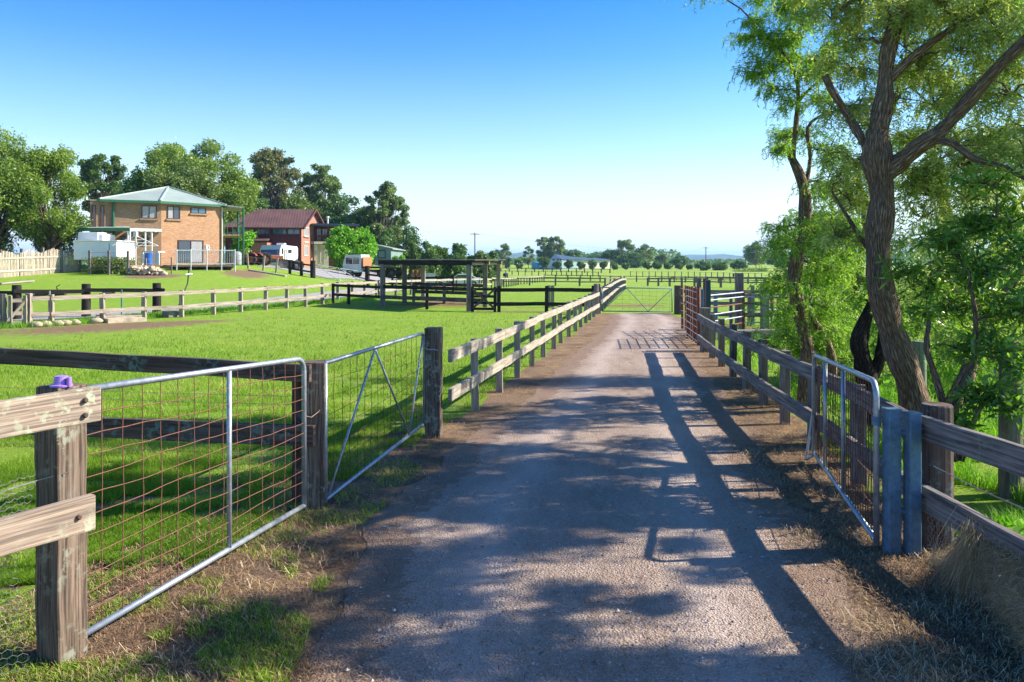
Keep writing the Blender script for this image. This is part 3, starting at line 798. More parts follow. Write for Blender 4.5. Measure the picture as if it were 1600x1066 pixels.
# black thick posts behind
F11 = thing('post_and_rail_fence', 'high black fence with thick round posts behind the pale paddock fence', 'fence', G(26, 491))
cs = [G(26, 490), G(134.6, 487.5), G(245, 494)]
cs = [A(26, 26.5), A(134.6, 27.6), A(245, 28.4)]
for c in cs: rpost(F11, c, .145, 1.16, M['timber_black'], n=16)
ext = [cs[0]-V(4, .6, 0)]+cs+[cs[2]+V(.35, 0, 0)]
for a, b in zip(ext, ext[1:]): rail(F11, zt(a, .95)+V(0, -.16, 0), zt(b, .90)+V(0, -.16, 0), .13, M['timber_black'], .05)
for i, (px, Y, h) in enumerate(((77.5, 25.6, 1.0), (190, 27.2, .98))):
    c = A(px, Y); t_ = tag(MB().beam(c, c+V(0, 0, h), .035, .035).build('steel_picket', M['galv_old'] if i else M['timber_white']),
        ('thin grey steel picket between the two left black posts', 'thin grey steel picket between the two right black posts')[i], 'fence picket')
t_ = thing('leaning_picket', 'dark crooked steel picket leaning to the right on the grass slope with a white crosspiece', 'fence picket', A(283, 33))
MB().tube([A(276, 31.5, -.05), A(284, 32, .45), A(293, 32.3, 1.0), A(295, 32.3, 1.5), A(297, 32.3, 1.7)], .028, 6).build('picket', M['dark_metal'], t_)
MB().tube([A(290, 32.2, 1.38), A(301, 32.4, 1.40)], .03, 6).build('crosspiece', M['white_paint'], t_)
# sacks and stones by the pale fence
random.seed(3)
def rock(mb, c, rx, ry, rz, rot, n=8, m=5, rough=.13):
    n0 = len(mb.v)
    for i in range(m+1):
        ph = PI*i/m
        for j in range(n):
            th = 2*PI*j/n; k = 1+random.uniform(-rough, rough)
            x, y, z = rx*math.sin(ph)*math.cos(th)*k, ry*math.sin(ph)*math.sin(th)*k, rz*math.cos(ph)*k
            mb.v.append((c[0]+x*math.cos(rot)-y*math.sin(rot), c[1]+x*math.sin(rot)+y*math.cos(rot), c[2]+z))
    for i in range(m):
        for j in range(n):
            a = n0+i*n+j; b = n0+i*n+(j+1) % n; mb.face((a, a+n, b+n, b), [(0, 0)]*4)
sk = ['leftmost', 'second from the left', 'third from the left', 'fourth from the left', 'fifth from the left', 'rightmost']
for i, px in enumerate((60, 74, 93, 105, 118, 153)):
    c = G(px, 510-.06*(px-60)+.8); mb = MB(); rock(mb, c+V(0, -.1, .07), .21, .15, .10, random.uniform(-.4, .4), 10, 6, .09)
    tag(mb.build('sandstone_lump', M['sandstone'], smooth=True), 'rounded stone in the row under the pale fence, %s' % sk[i], 'stone', 'row of pale stones under the paddock fence')
MB_ = MB(); MB_.beam(A(165, 25.2, .05), A(225, 26.0, .05), .5, .16, seg=5, jit=.03)
tag(MB_.build('stone_edging', M['sandstone']), 'long low pale stone edging under the pale paddock fence', 'stone edging')
MB_ = MB(); MB_.beam(A(258, 27.4, .1), A(283, 28.0, .1), .35, .22, seg=3, jit=.02)
tag(MB_.build('stone_block', M['concrete'], bevel=.02), 'grey block lying behind the pale fence right of the black posts', 'stone block')
for i, (px, py, l, lab) in enumerate(((62, 463, .9, 'short cut log lying left in the small pile on the slope'), (76, 463, 1.3, 'longest cut log in the middle of the small pile on the slope'), (91, 463, .9, 'cut log with a branch stub at the right of the small pile on the slope'))):
    c = G(px, py); a_ = random.uniform(-.25, .25); d_ = V(math.cos(a_), math.sin(a_), .05)
    mb = MB(); mb.tube([c-d_*l/2+V(0, 0, .16), c+V(0, 0, .19), c+d_*l/2+V(0, 0, .17)], [.17, .16, .14], 9, rough=.08)
    if i == 2: mb.tube([c+V(0, 0, .25), c+V(-.1, 0, .5), c+V(.1, 0, .62)], [.05, .03, .02], 5)
    tag(mb.build('log', M['log'] if i != 0 else M['firewood']), lab, 'log', 'cut logs on the slope')
c = G(170, 462); t_ = thing('wheel', 'black wheel lying on the grass behind the pale fence', 'wheel', c)
def torus(mb, c, ax, R_, r, n=20, m=8):
    c = Vector(c); ax = Vector(ax).normalized(); a = ax.cross(V(0, 0, 1) if abs(ax.z) < .9 else V(1, 0, 0)).normalized(); b = ax.cross(a); n0 = len(mb.v)
    for i in range(n):
        t = 2*PI*i/n; d = a*math.cos(t)+b*math.sin(t)
        for j in range(m):
            s_ = 2*PI*j/m; mb.v.append(tuple(c+d*(R_+r*math.cos(s_))+ax*r*1.2*math.sin(s_)))
    for i in range(n):
        for j in range(m):
            q = lambda i_, j_: n0+(i_ % n)*m+j_ % m
            mb.face((q(i, j), q(i, j+1), q(i+1, j+1), q(i+1, j)), [(0, 0)]*4)
    return mb
torus(MB(), c+V(0, 0, .16), (.3, -.5, .8), .24, .08).build('tyre', M['rubber'], t_, smooth=True)
MB().lathe([(.16, -.03), (.18, .04), (.06, .05)], c+V(0, 0, .16), (.3, -.5, .8), 16).build('rim', M['dark_metal'], t_)

# distant fences of the middle field
def field_fence(label, px_pts, h, rails, mat, rmat, n, pw=.12, rh=.12, group=None, name='post_and_rail_fence', cat='fence', side=(0, -1, 0)):
    c = [G(*p) for p in px_pts]; L = [0]
    for a, b in zip(c, c[1:]): L.append(L[-1]+(b-a).length)
    pts = []
    for k in range(n):
        s_ = L[-1]*k/(n-1)
        for i in range(len(c)-1):
            if s_ <= L[i+1]+1e-6:
                q = c[i].lerp(c[i+1], (s_-L[i])/(L[i+1]-L[i])); break
        pts.append(V(q.x, q.y, float(TZ(q.x, q.y))))
    return rail_fence(name, label, pts, h, mat, rmat, rails, pw, rh, side, bev=0, group=group, over=0)
field_fence('pale paddock fence continuing past the open shelter towards the far field', [(592, 465), (700, 456), (768, 451)], .95, [.85, .4], M['timber_grey'], M['timber_white'], 12, side=(.3, -1, 0))
field_fence('bleached single-rail fence with close dark posts beyond the shelter', [(768, 451), (812, 445), (850, 440)], 1.0, [.95], M['timber_grey'], M['timber_white'], 22, pw=.14, side=(.3, -1, 0))
field_fence('dark two-rail fence across the field behind the bleached fence, nearest of the cross fences', [(786, 446), (854, 446.5), (955, 447.5), (976, 446)], 1.0, [.92, .5], M['timber_grey'], M['timber_grey'], 9, pw=.2)
field_fence('second dark rail fence across the middle field left of the road line', [(850, 438), (911, 439), (970, 441)], 1.0, [.9, .5], M['timber_grey'], M['timber_grey'], 8, pw=.22)
field_fence('thin post fence across the far field in front of the warehouse', [(780, 430), (860, 431), (935, 433)], 1.1, [1.0], M['timber_grey'], M['timber_grey'], 18, pw=.2, rh=.09)
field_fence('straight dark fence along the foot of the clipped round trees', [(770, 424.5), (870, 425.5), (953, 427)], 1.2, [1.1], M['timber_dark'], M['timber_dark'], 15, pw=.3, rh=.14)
field_fence('dark two-rail fence across the field to the right of the road line, nearer one', [(1012, 447), (1080, 448), (1142, 450), (1195, 451)], 1.0, [.93, .55], M['timber_grey'], M['timber_grey'], 9, pw=.2)
field_fence('rail fence across the field to the right of the road line, farther one', [(975, 441), (1060, 441.5), (1150, 443), (1195, 444)], 1.0, [.93, .5], M['timber_grey'], M['timber_grey'], 14, pw=.2, rh=.1)
field_fence('leaning wire fence with thin slanting posts on the far grass, right of centre', [(985, 433), (1080, 434), (1190, 437)], 1.2, [1.1], M['timber_grey'], M['wire'], 22, pw=.14, rh=.05, cat='fence')

# ------------------------------------------------------------------ open shelter with its dark pen
random.seed(8)
SH = thing('field_shelter', 'open timber shelter with a low flat roof on six posts in the middle paddock', 'shelter', V(-5.6, 34, 0))
fa, fb = V(-5.52, 34.0, 0), V(-1.68, 31.2, 0); dv = V(.55, 3.2, 0)
rz_ = 1.97
for f in (fa, fb):
    M['roof_shelter'] = roofmat('dull_rusty_sheet_roof', (.12, .065, .05), (.07, .055, .05), .2)
    for k, (w, m) in enumerate(((.2, 'timber_grey'), (.2, 'timber_grey'), (.2, 'timber'))):
        c = f+dv*k*.95; c.z = float(TZ(c.x, c.y)); hh = rz_-.16-.015*k-c.z
        post(SH, c, w, hh, M[m], bev=.005)
dd = (fb-fa).normalized()
rail(SH, fa-dd*.25+V(0, -.03, rz_-.09), fb+dd*.15+V(0, -.03, rz_-.10), .19, M['timber_black'], .06, name='beam')
for k in (1, 1.9): rail(SH, fa+dv*k-dd*.2+V(0, 0, rz_-.11), fb+dv*k+dd*.2+V(0, 0, rz_-.11), .13, M['timber'], .06, name='beam')
for f in (.02, .5, .98): rail(SH, fa.lerp(fb, f)+V(.02, .05, rz_-.14), fa.lerp(fb, f)+dv*2+V(.02, 0, rz_-.16), .1, M['timber'], .06, name='rafter')
mb = MB(); q = [fa-dd*.35-V(0, .15, 0), fb+dd*.3-V(0, .15, 0), fb+dv*2.1+dd*.3, fa+dv*2.1-dd*.35]
for z, s_ in ((rz_+.0, 1),): pass
n0 = len(mb.v); mb.v += [(p.x, p.y, rz_) for p in q[:2]]+[(p.x, p.y, rz_+.02) for p in q[2:]]+[(p.x, p.y, rz_+.035) for p in q[:2]]+[(p.x, p.y, rz_+.055) for p in q[2:]]
for f in ((3, 2, 1, 0), (4, 5, 6, 7), (0, 1, 5, 4), (1, 2, 6, 5), (2, 3, 7, 6), (3, 0, 4, 7)): mb.face(f, [(0, 0), (4, 0), (4, 6), (0, 6)])
mb.build('roof', M['roof_shelter'], SH)
pen = thing('pen_fence', 'dark stained two-rail pen fence under and in front of the open shelter', 'fence', G(597, 478))
pp = [V(-5.45, 33.75, 0), V(-3.45, 32.3, 0), V(-1.75, 30.98, 0)]
for c in pp[1:2]: post(pen, c, .12, .95, M['timber_black'])
for a, b in zip(pp, pp[1:]):
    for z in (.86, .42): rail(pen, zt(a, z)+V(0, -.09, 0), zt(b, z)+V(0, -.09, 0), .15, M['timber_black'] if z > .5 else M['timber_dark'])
bk = [V(-4.75, 38.5, 0), V(-3.2, 37.6, 0), V(-1.2, 36.3, 0)]
for c in bk: c.z = float(TZ(c.x, c.y)); post(pen, c, .14, .95, M['timber_grey'])
for a, b in zip(bk, bk[1:]):
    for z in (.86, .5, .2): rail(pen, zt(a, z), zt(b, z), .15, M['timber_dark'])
pl = [V(-8.2, 36.5, 0), V(-7.3, 35.6, 0), V(-5.6, 34.1, 0)]
for c in pl[:2]: c.z = float(TZ(c.x, c.y)); post(pen, c, .12, .9, M['timber_black'])
for a, b in zip(pl, pl[1:]):
    for z in (.82, .4): rail(pen, zt(a, z), zt(b, z), .12, M['timber_black'])
gx = thing('timber_gate', 'dark slatted timber gate with a crossed brace at the right corner of the shelter', 'gate', V(-1.55, 30.9, 0))
ga, gb = V(-1.53, 30.85, 0), V(-.66, 30.75, 0)
for c in (ga, gb): post(gx, c, .11, .95, M['timber_black'], name='stile', d=.06)
for z in (.86, .58, .33, .1): rail(gx, zt(ga, z), zt(gb, z), .1, M['timber_black'], .03)
rail(gx, zt(ga, .12)+V(0, -.04, 0), zt(gb, .86)+V(0, -.04, 0), .08, M['timber_dark'], .03, name='brace')
rail(gx, zt(ga, .86)+V(0, -.075, 0), zt(gb, .12)+V(0, -.075, 0), .08, M['timber_dark'], .03, name='brace')
pts = [V(-.5, 30.7, 0), V(1.33, 30.7, 0), V(3.1, 30.5, 0)]
pf = rail_fence('post_and_rail_fence', 'dark stained two-rail fence from the crossed gate to the roadside fence', pts, 1.0, M['timber_black'], M['timber_black'], [.84, .30], .13, .15, (0, -1, 0), bev=.003)
for px, Y in ((857, 34), (1133/4+580, 34)):
    c = A(px, Y); t_ = tag(MB().beam(c, c+V(0, 0, .95), .15, .15).build('short_post', M['timber']), 'short pale post behind the dark fence, %s one' % ('left' if px < 860 else 'right'), 'post', 'pair of short pale posts')
# bright posts inside
# ------------------------------------------------------------------ houses
class Wall:
    """a vertical wall from a to b (left to right seen from outside)"""
    def __init__(s, a, b, z0, z1):
        s.a, s.b, s.z0, s.z1 = V(a.x, a.y, 0), V(b.x, b.y, 0), z0, z1
        s.d = (s.b-s.a); s.L = s.d.length; s.d.normalize(); s.n = V(s.d.y, -s.d.x, 0)
    def at(s, u, z, out=0): return s.a+s.d*u+V(0, 0, z)+s.n*out
    def px(s, px, py):
        rx = (px-800)/FPX
        # point (rx*Y, Y) on line a + d u
        # a.x + d.x u = rx*(a.y + d.y u)
        u = (rx*s.a.y-s.a.x)/(s.d.x-rx*s.d.y); Y = s.a.y+s.d.y*u
        return u, CAMH-(py-HY)/FPX*Y
    def face(s, mb, u0=0, u1=None, z0=None, z1=None, out=0):
        u1 = s.L if u1 is None else u1; z0 = s.z0 if z0 is None else z0; z1 = s.z1 if z1 is None else z1
        mb.quad(s.at(u0, z0, out), s.at(u1, z0, out), s.at(u1, z1, out), s.at(u0, z1, out), [(u0, z0), (u1, z0), (u1, z1), (u0, z1)])
    def slab(s, mb, u0, u1, z0, z1, o0, o1):
        c = s.at((u0+u1)/2, (z0+z1)/2, (o0+o1)/2)
        mb.beam(s.at(u0, (z0+z1)/2, (o0+o1)/2), s.at(u1, (z0+z1)/2, (o0+o1)/2), o1-o0, z1-z0)
    def window(s, parent, x0, y0, x1, y1, panes=2, glass='glass', trim='window_trim', sill=None, fw=.07, name='window', glasses=None):
        (u0, z1), (u1, z0) = s.px(x0, y0), s.px(x1, y1)
        if u0 > u1: u0, u1 = u1, u0
        f = MB()
        s.slab(f, u0, u1, z1-fw, z1, .003, .07); s.slab(f, u0, u1, z0, z0+fw, .003, .07)
        s.slab(f, u0, u0+fw, z0+fw, z1-fw, .003, .07); s.slab(f, u1-fw, u1, z0+fw, z1-fw, .003, .07)
        for k in range(1, panes):
            u = u0+(u1-u0)*k/panes; s.slab(f, u-.03, u+.03, z0+fw, z1-fw, .003, .06)
        w = f.build(name, M[trim], parent)
        for k in range(panes):
            a, b = u0+(u1-u0)*k/panes, u0+(u1-u0)*(k+1)/panes
            g = MB(); s.slab(g, a+.032, b-.032, z0+fw, z1-fw, .005, .02)
            po = g.build('pane', M[(glasses or [glass]*9)[k]], None); po.parent = w; po.matrix_parent_inverse = w.matrix_world.inverted(); 
            po.matrix_parent_inverse = Matrix.Identity(4)
        if sill:
            g = MB(); s.slab(g, u0-.12, u1+.12, z0-.13, z0-.003, .003, .14)
            po = g.build('sill', M[sill], None); po.parent = w
        return w
def sub(o, parent):
    """make a world-space mesh a sub-part of a part"""
    o.parent = parent; return o
H1 = thing('brick_house', 'two-storey tan brick house with a pale green hipped sheet roof on the left', 'house', A(252, 66))
C0 = P(252, 0, 66); L0 = P(140.7, 0, 63.4); R0 = P(347, 0, 70.3)
C0.z = L0.z = R0.z = 0
zb, ze = .3, 2+(HY-317.5)/FPX*66
wl = Wall(L0, C0, zb, ze); wr = Wall(C0, R0, zb, ze)
B1 = R0+V(-6.5, 9.0, 0); B2 = L0+V(-1.0, 12, 0)
mb = MB(); wl.face(mb); mb.build('wall', M['brick_shade'], H1)
mb = MB(); wr.face(mb); mb.build('wall', M['brick_tan'], H1)
mb = MB(); Wall(R0, B1, zb, ze).face(mb); Wall(B1, B2, zb, ze).face(mb); Wall(B2, L0, zb, ze).face(mb); mb.poly([zt(L0, ze), zt(C0, ze), zt(R0, ze), zt(B1, ze), zt(B2, ze)]); mb.build('wall', M['brick_shade'], H1)
def outp(p, q, k): d = (p-q); d.z = 0; d.normalize(); return p+d*k
cen = (C0+R0+B1+L0)/4
Lr = wl.at(wl.px(165, 314)[0], 0)
e = [outp(Lr, B1, .1)+V(-.2, -.5, 0), outp(C0, cen, .65), outp(R0, cen, .35), outp(B1, cen, .5), Lr+V(-.6, 11, 0)]
apex = P(263, 293, 71.5)
mb = MB()
for a, b in zip(e, e[1:]+e[:1]):
    n0 = len(mb.v); A_, B_ = zt(a, ze+.13), zt(b, ze+.13); mb.v += [tuple(A_), tuple(B_), tuple(apex)]
    w_ = (B_-A_).length; mb.face((n0, n0+1, n0+2), [(0, 0), (w_, 0), (w_/2, 6)])
mb.poly([zt(p, ze+.128) for p in reversed(e)])
rf = mb.build('roof', M['roof_green'], H1)
g_ = MB()
for a, b in zip(e, e[1:]+e[:1]): g_.beam(zt(a, ze+.03), zt(b, ze+.03), .12, .2)
sub(g_.build('gutter', M['green_trim']), rf)
g_ = MB()
for a in e: g_.tube([zt(a, ze+.15), apex+V(0, 0, .03)], .1, 6)
sub(g_.build('ridge_cap', M['roof_green']), rf)
# flat parapet coping left
mb = MB(); u1 = wl.px(166, 0)[0]; wl.slab(mb, -.1, u1, ze, ze+.12, -.3, .06); mb.build('coping', M['concrete'], H1)
for (x0, x1) in ((144, 150), (157, 163)):
    wl.window(H1, x0, 321, x1, 356, 1, 'glass', 'brown_wood', name='window')
wl.window(H1, 221, 321, 245, 342, 2, 'curtain', 'window_trim', 'brick_shade')
wr.window(H1, 261, 322, 281, 343, 2, 'curtain', 'window_trim', 'brick_shade', glasses=['curtain', 'glass'])
wr.window(H1, 298, 324, 322, 334.5, 2, 'glass_blue', 'window_trim', 'brick_shade')
wr.window(H1, 278, 375, 317.5, 411, 2, 'curtain', 'window_trim', name='glass_door', glasses=['glass', 'curtain'])
wr.window(H1, 321, 383, 327, 391, 1, 'alu', 'alu', name='meter_box')
mb = MB(); u = wl.px(177, 0)[0]; mb.tube([wl.at(u, ze-.05, .12), wl.at(u, ze-2.4, .12), wl.at(u+.1, ze-2.6, .2), wl.at(u, ze-3.0, .2)], .09, 6); mb.build('downpipe', M['green_trim'], H1)
mb = MB(); u = wr.px(346, 0)[0]; mb.tube([wr.at(u, ze, .1), wr.at(u, zb+1, .1)], .07, 6); mb.build('downpipe', M['cream'], H1)
# verandah on the right side
vr = Wall(R0, P(381, 0, 71.5), 0, 1)
R2 = P(380, 0, 71.0); R2.z = 0; R3 = P(372, 0, 76); R3.z = 0; R1b = P(349, 0, 77); R1b.z = 0
q = [zt(R0, ze+.1)+V(-.2, -.6, 0), zt(R2, ze-.12)+V(.2, -.5, 0), zt(R3, ze-.12)+V(.2, .5, 0), zt(R1b, ze+.1)]
mb = MB(); n0 = 0; mb.v = [tuple(p) for p in q]+[tuple(p+V(0, 0, .1)) for p in q]
for f in ((3, 2, 1, 0), (4, 5, 6, 7), (0, 1, 5, 4), (1, 2, 6, 5), (2, 3, 7, 6), (3, 0, 4, 7)): mb.face(f, [(0, 0), (2, 0), (2, 6), (0, 6)])
mb.build('verandah_roof', M['roof_green'], H1)
zg = 1.2
for c in (R2, R3, P(349, 0, 76)):
    c = V(c.x, c.y, 0); MB().beam(zt(c, zg-.4), zt(c, ze-.1), .13, .13).build('verandah_post', M['green_trim'], H1)
zf = CAMH+(HY-369)/FPX*71
q = [zt(R0, zf), zt(R2, zf), zt(R3, zf), zt(R1b, zf)]
mb = MB(); mb.v = [tuple(p) for p in q]+[tuple(p+V(0, 0, .18)) for p in q]
for f in ((3, 2, 1, 0), (4, 5, 6, 7), (0, 1, 5, 4), (1, 2, 6, 5), (2, 3, 7, 6), (3, 0, 4, 7)): mb.face(f, [(0, 0), (2, 0), (2, 6), (0, 6)])
mb.build('balcony_floor', M['deck'], H1)
mb = MB()
for a, b in ((R0, R2), (R2, R3)):
    mb.tube([zt(a, zf+1.2), zt(b, zf+1.2)], .04, 5); mb.tube([zt(a, zf+.3), zt(b, zf+.3)], .02, 4)
    for k in range(1, 4): q_ = a.lerp(b, k/4); mb.tube([zt(q_, zf+.1), zt(q_, zf+1.2)], .025, 4)
mb.build('balcony_railing', M['green_trim'], H1)
# green edged carport roof and white pergola on the left wall
zc = CAMH+(HY-359)/FPX*63
mb = MB(); a, b = P(116, 0, 62.5), P(203, 0, 62.5); a.z = b.z = zc
c, d = V(wl.a.x-2, wl.a.y-.1, zc+.25), V(wl.at(wl.px(203, 0)[0], 0).x, wl.at(wl.px(203, 0)[0], 0).y-.05, zc+.25)
mb.v = [tuple(p) for p in (a, b, d, c)]+[tuple(p+V(0, 0, .1)) for p in (a, b, d, c)]
for f in ((3, 2, 1, 0), (4, 5, 6, 7), (0, 1, 5, 4), (1, 2, 6, 5), (2, 3, 7, 6), (3, 0, 4, 7)): mb.face(f, [(0, 0), (2, 0), (2, 6), (0, 6)])
cpo = mb.build('carport_roof', M['roof_green'], H1)
sub(MB().beam(a+V(0, -.05, 0), b+V(0, -.05, 0), .1, .26).build('fascia', M['green_trim']), cpo)
for px in (120, 160, 200): q_ = P(px, 0, 62.8); MB().beam(V(q_.x, q_.y, 1.0), V(q_.x, q_.y, zc), .1, .1).build('carport_post', M['alu'], H1)
pg = MB(); z = zc+.0
ps = [P(203, 0, 62.6), P(252, 0, 64.5), wl.at(wl.L-.05, 0, .1), wl.at(wl.px(205, 0)[0], 0, .1)]
for a, b in zip(ps, ps[1:]+ps[:1]): pg.beam(V(a.x, a.y, z), V(b.x, b.y, z), .1, .2)
for k in range(1, 6):
    a, b = ps[0].lerp(ps[1], k/6), ps[3].lerp(ps[2], k/6); pg.beam(V(a.x, a.y, z+.05), V(b.x, b.y, z+.05), .06, .1)
for px, Y in ((203, 62.6), (227, 63.6), (237, 64)): q_ = P(px, 0, Y); pg.beam(V(q_.x, q_.y, z-1.9), V(q_.x, q_.y, z), .1, .1)
pg.build('pergola', M['alu'], H1)
wl.window(H1, 189, 368, 205, 384, 2, 'glass', 'window_trim'); wl.window(H1, 222, 368, 232, 384, 1, 'glass', 'window_trim')
# deck and its railing
DK = thing('timber_deck', 'raised timber deck with white metal railing in front of the tan brick wall', 'deck', A(300, 62))
zd = CAMH-(414.5-HY)/FPX*62
a, b, c, d = P(273, 0, 62), P(367, 0, 63), P(367, 0, 71), P(254, 0, 66)
for p_ in (a, b, c, d): p_.z = zd
mb = MB(); mb.v = [tuple(p-V(0, 0, .15)) for p in (a, b, c, d)]+[tuple(p) for p in (a, b, c, d)]
for f in ((3, 2, 1, 0), (4, 5, 6, 7), (0, 1, 5, 4), (1, 2, 6, 5), (2, 3, 7, 6), (3, 0, 4, 7)): mb.face(f, [(0, 0), (6, 0), (6, 6), (0, 6)])
mb.build('floor', M['deck'], DK)
for k in range(7):
    q_ = a.lerp(b, (k+.3)/7); MB().beam(V(q_.x, q_.y+.3, zd-1.1), V(q_.x, q_.y+.3, zd-.15), .12, .12).build('stump', M['dark_metal'], DK)
for k, px in enumerate((276, 298, 323, 346, 367)):
    q_ = P(px, 0, 61.9+.01*k); MB().beam(V(q_.x, q_.y, zd-.7), V(q_.x, q_.y, zd+1.25), .07, .07).build('railing_post', M['alu'], DK)
mb = MB()
for p_, q_ in ((a, b), (b, c)):
    p_, q_ = p_+V(0, -.05, 0), q_+V(0, -.05, 0)
    mb.tube([zt(p_, 1.15), zt(q_, 1.15)], .04, 5); mb.tube([zt(p_, .12), zt(q_, .12)], .03, 5)
    n_ = int((q_-p_).length/.13)
    for k in range(n_): r_ = p_.lerp(q_, k/n_); mb.beam(zt(r_, .1), zt(r_, 1.15), .02, .02)
mb.build('railing', M['alu'], DK)
# white shed / boxes left of the house
WB = thing('portable_cabin', 'low white rectangular cabin between the paling fence and the clothes line', 'cabin', A(150, 60))
zq = 1.0
def boxm(x0, x1, y0, y1, Y, dep, mat, name, parent, bev=.03):
    a, b = P(x0, y1, Y), P(x1, y0, Y); mb = MB(); mb.beam(V(a.x, Y+dep/2, (a.z+b.z)/2), V(b.x, Y+dep/2, (a.z+b.z)/2), dep, b.z-a.z); return mb.build(name, mat, parent, bevel=bev)
boxm(115, 182, 377, 406, 60, 3, M['white_paint'], 'body', WB); boxm(114, 183, 375.5, 377.3, 59.9, 3.2, M['alu'], 'roof_edge', WB)
boxm(170, 171, 380, 404, 59.97, .05, M['grey_plastic'], 'seam', WB, 0)
WC = thing('white_camper', 'tall white box with a stepped top behind the low white cabin', 'camper', A(138, 62.5))
boxm(122, 153, 363, 376, 61, 2.2, M['white_paint'], 'body', WC); boxm(153, 160, 366, 376, 61.1, 2, M['white_paint'], 'step', WC)
# rotary clothes line
HH = thing('rotary_clothes_line', 'silver rotary clothes line with folded arms in front of the shade-toned brick wall', 'clothes line', A(212, 59))
b_ = P(212, 420, 59); tz = CAMH+(HY-361)/FPX*59
MB().tube([V(b_.x, b_.y, b_.z), V(b_.x, b_.y, tz)], .05, 8).build('pole', M['alu'], HH)
MB().box((b_.x, b_.y, tz-.25), .25, .25, .35).build('winder', M['alu'], HH)
ends = []
for k in range(4):
    t = k*PI/2+.5; e_ = V(b_.x+1.55*math.cos(t), b_.y+1.55*math.sin(t), tz-1.1); ends.append(e_)
    mb = MB(); mb.tube([V(b_.x, b_.y, tz-.35), e_], .03, 6); mb.tube([V(b_.x, b_.y, tz-1.3), b_.lerp(e_, .5)*1.0 if 0 else V((b_.x+e_.x)/2, (b_.y+e_.y)/2, tz-.72)], .02, 5)
    mb.build('arm', M['alu'], HH)
mb = MB()
for k in range(4):
    mb.tube([ends[k], ends[(k+1) % 4]], .012, 4)
    for s_ in (.7, .4): c_ = V(b_.x, b_.y, tz-.35); mb.tube([c_.lerp(ends[k], s_), c_.lerp(ends[(k+1) % 4], s_)], .01, 4)
mb.build('line', M['alu'], HH)
# table, barrel, wood pile, fence wire posts
TB = thing('garden_table', 'white bench frame standing beside the blue drum below the shade-toned brick wall', 'table', A(235, 60.5))
boxm(221, 247, 392.5, 394.5, 60.3, 1.2, M['alu'], 'table_top', TB, 0)
for px, Y in ((221.7, 60.35), (246, 60.35), (223, 61.3), (246, 61.3)): q_ = P(px, 414, Y); MB().beam(q_, P(px, 394.5, Y), .1 if px < 240 else .3, .1).build('leg', M['alu'], TB)
q_ = P(232, 414, 59.6); tag(MB().lathe([(.28, 0), (.3, .02), (.29, .3), (.305, .31), (.29, .33), (.29, .6), (.305, .62), (.29, .64), (.3, .88), (.26, .9)], q_, n=16).build('drum', M['blue_paint'], smooth=False), 'upright blue plastic drum under the white bench frame', 'drum')
mb = MB(); random.seed(2)
for k in range(150):
    px = random.uniform(204, 258); hmax = 428-(11 if px < 246 else 8*(260-px)/14); q_ = P(px, random.uniform(hmax, 429), random.uniform(57, 58.4)); q_.z = max(q_.z, float(TZ(q_.x, q_.y)))
    rock(mb, q_, .24, .14, .12, random.uniform(0, 3), 6, 3, .25)
tag(mb.build('firewood', M['firewood']), 'heap of pale split firewood on the grass bank below the blue drum', 'firewood', kind='stuff')
WFN = thing('wire_fence', 'wire garden fence on tall thin timber posts between the paling fence and the deck', 'fence', A(140, 57))
pw_ = []
for px, Y in ((140, 58), (170, 57.5), (200, 57), (228, 57.6), (268, 58.5)):
    c = A(px, Y); pw_.append(c); MB().beam(c, c+V(0, 0, 1.75 if px < 220 else 1.2), .14 if px < 220 else .08, .14 if px < 220 else .08).build('post', M['timber_grey'], WFN)
for z in (1.6, 1.1, .6): MB().tube([zt(p, z if i < 3 else z*.7) for i, p in enumerate(pw_)], .012, 4).build('wire', M['wire'], WFN)
PF = thing('paling_fence', 'weathered vertical paling fence below the big green tree at the far left', 'fence', A(60, 57))
a, b = A(-90, 52), A(127, 61.5); n_ = 99; mb = []
random.seed(9)
for k in range(n_):
    q_ = a.lerp(b, k/n_); q_.z = float(TZ(q_.x, q_.y)); m_ = MB(); h = 1.72+.12*math.sin(k*.35)+random.uniform(-.05, .06)
    m_.beam(q_, q_+V(random.uniform(-.03, .03), 0, h), .098, .02); m_.build('paling', M['paling'], PF)
for px in (2, 35, 68, 97, 126):
    c = A(px, 51.8+9.5*(px+90)/217); MB().beam(c+V(0, -.1, 0), c+V(0, -.1, 1.95), .16, .14).build('post', M['timber_grey'], PF)
for z in (.3, 1.2): MB().beam(zt(a, z)+V(0, -.06, .2), zt(b, z)+V(0, -.06, 0), .06, .12).build('rail', M['paling'], PF)
lt = A(0, 50, .08); tag(MB().beam(lt, A(52, 52, .08), .3, .1).build('plank', M['timber_white']), 'long pale plank lying on the grass in front of the paling fence', 'plank')

# second house
H2 = thing('brick_house', 'two-storey red-brown house with a brown tiled gable roof, behind the caravan', 'house', A(471, 95))
C2 = P(471, 0, 95); L2 = P(352, 0, 93.5); R2_ = P(503.5, 0, 103)
for p_ in (C2, L2, R2_): p_.z = 0
z0, z1 = .2, CAMH+(HY-354)/FPX*95
w1 = Wall(L2, C2, z0, z1); w2 = Wall(C2, R2_, z0, z1); dpt = R2_-C2
mid = z0+2.9
mb = MB(); w1.face(mb); mb.build('wall', M['maroon'], H2)
rz2 = CAMH+(HY-329.5)/FPX*99
mb = MB(); w2.face(mb); n0 = len(mb.v); pk = C2.lerp(R2_, .5); mb.v += [tuple(zt(C2, z1)), tuple(zt(R2_, z1)), tuple(zt(pk, rz2))]; mb.face((n0, n0+1, n0+2), [(0, z1), (w2.L, z1), (w2.L/2, rz2)])
mb.build('gable_wall', M['brick_red'], H2)
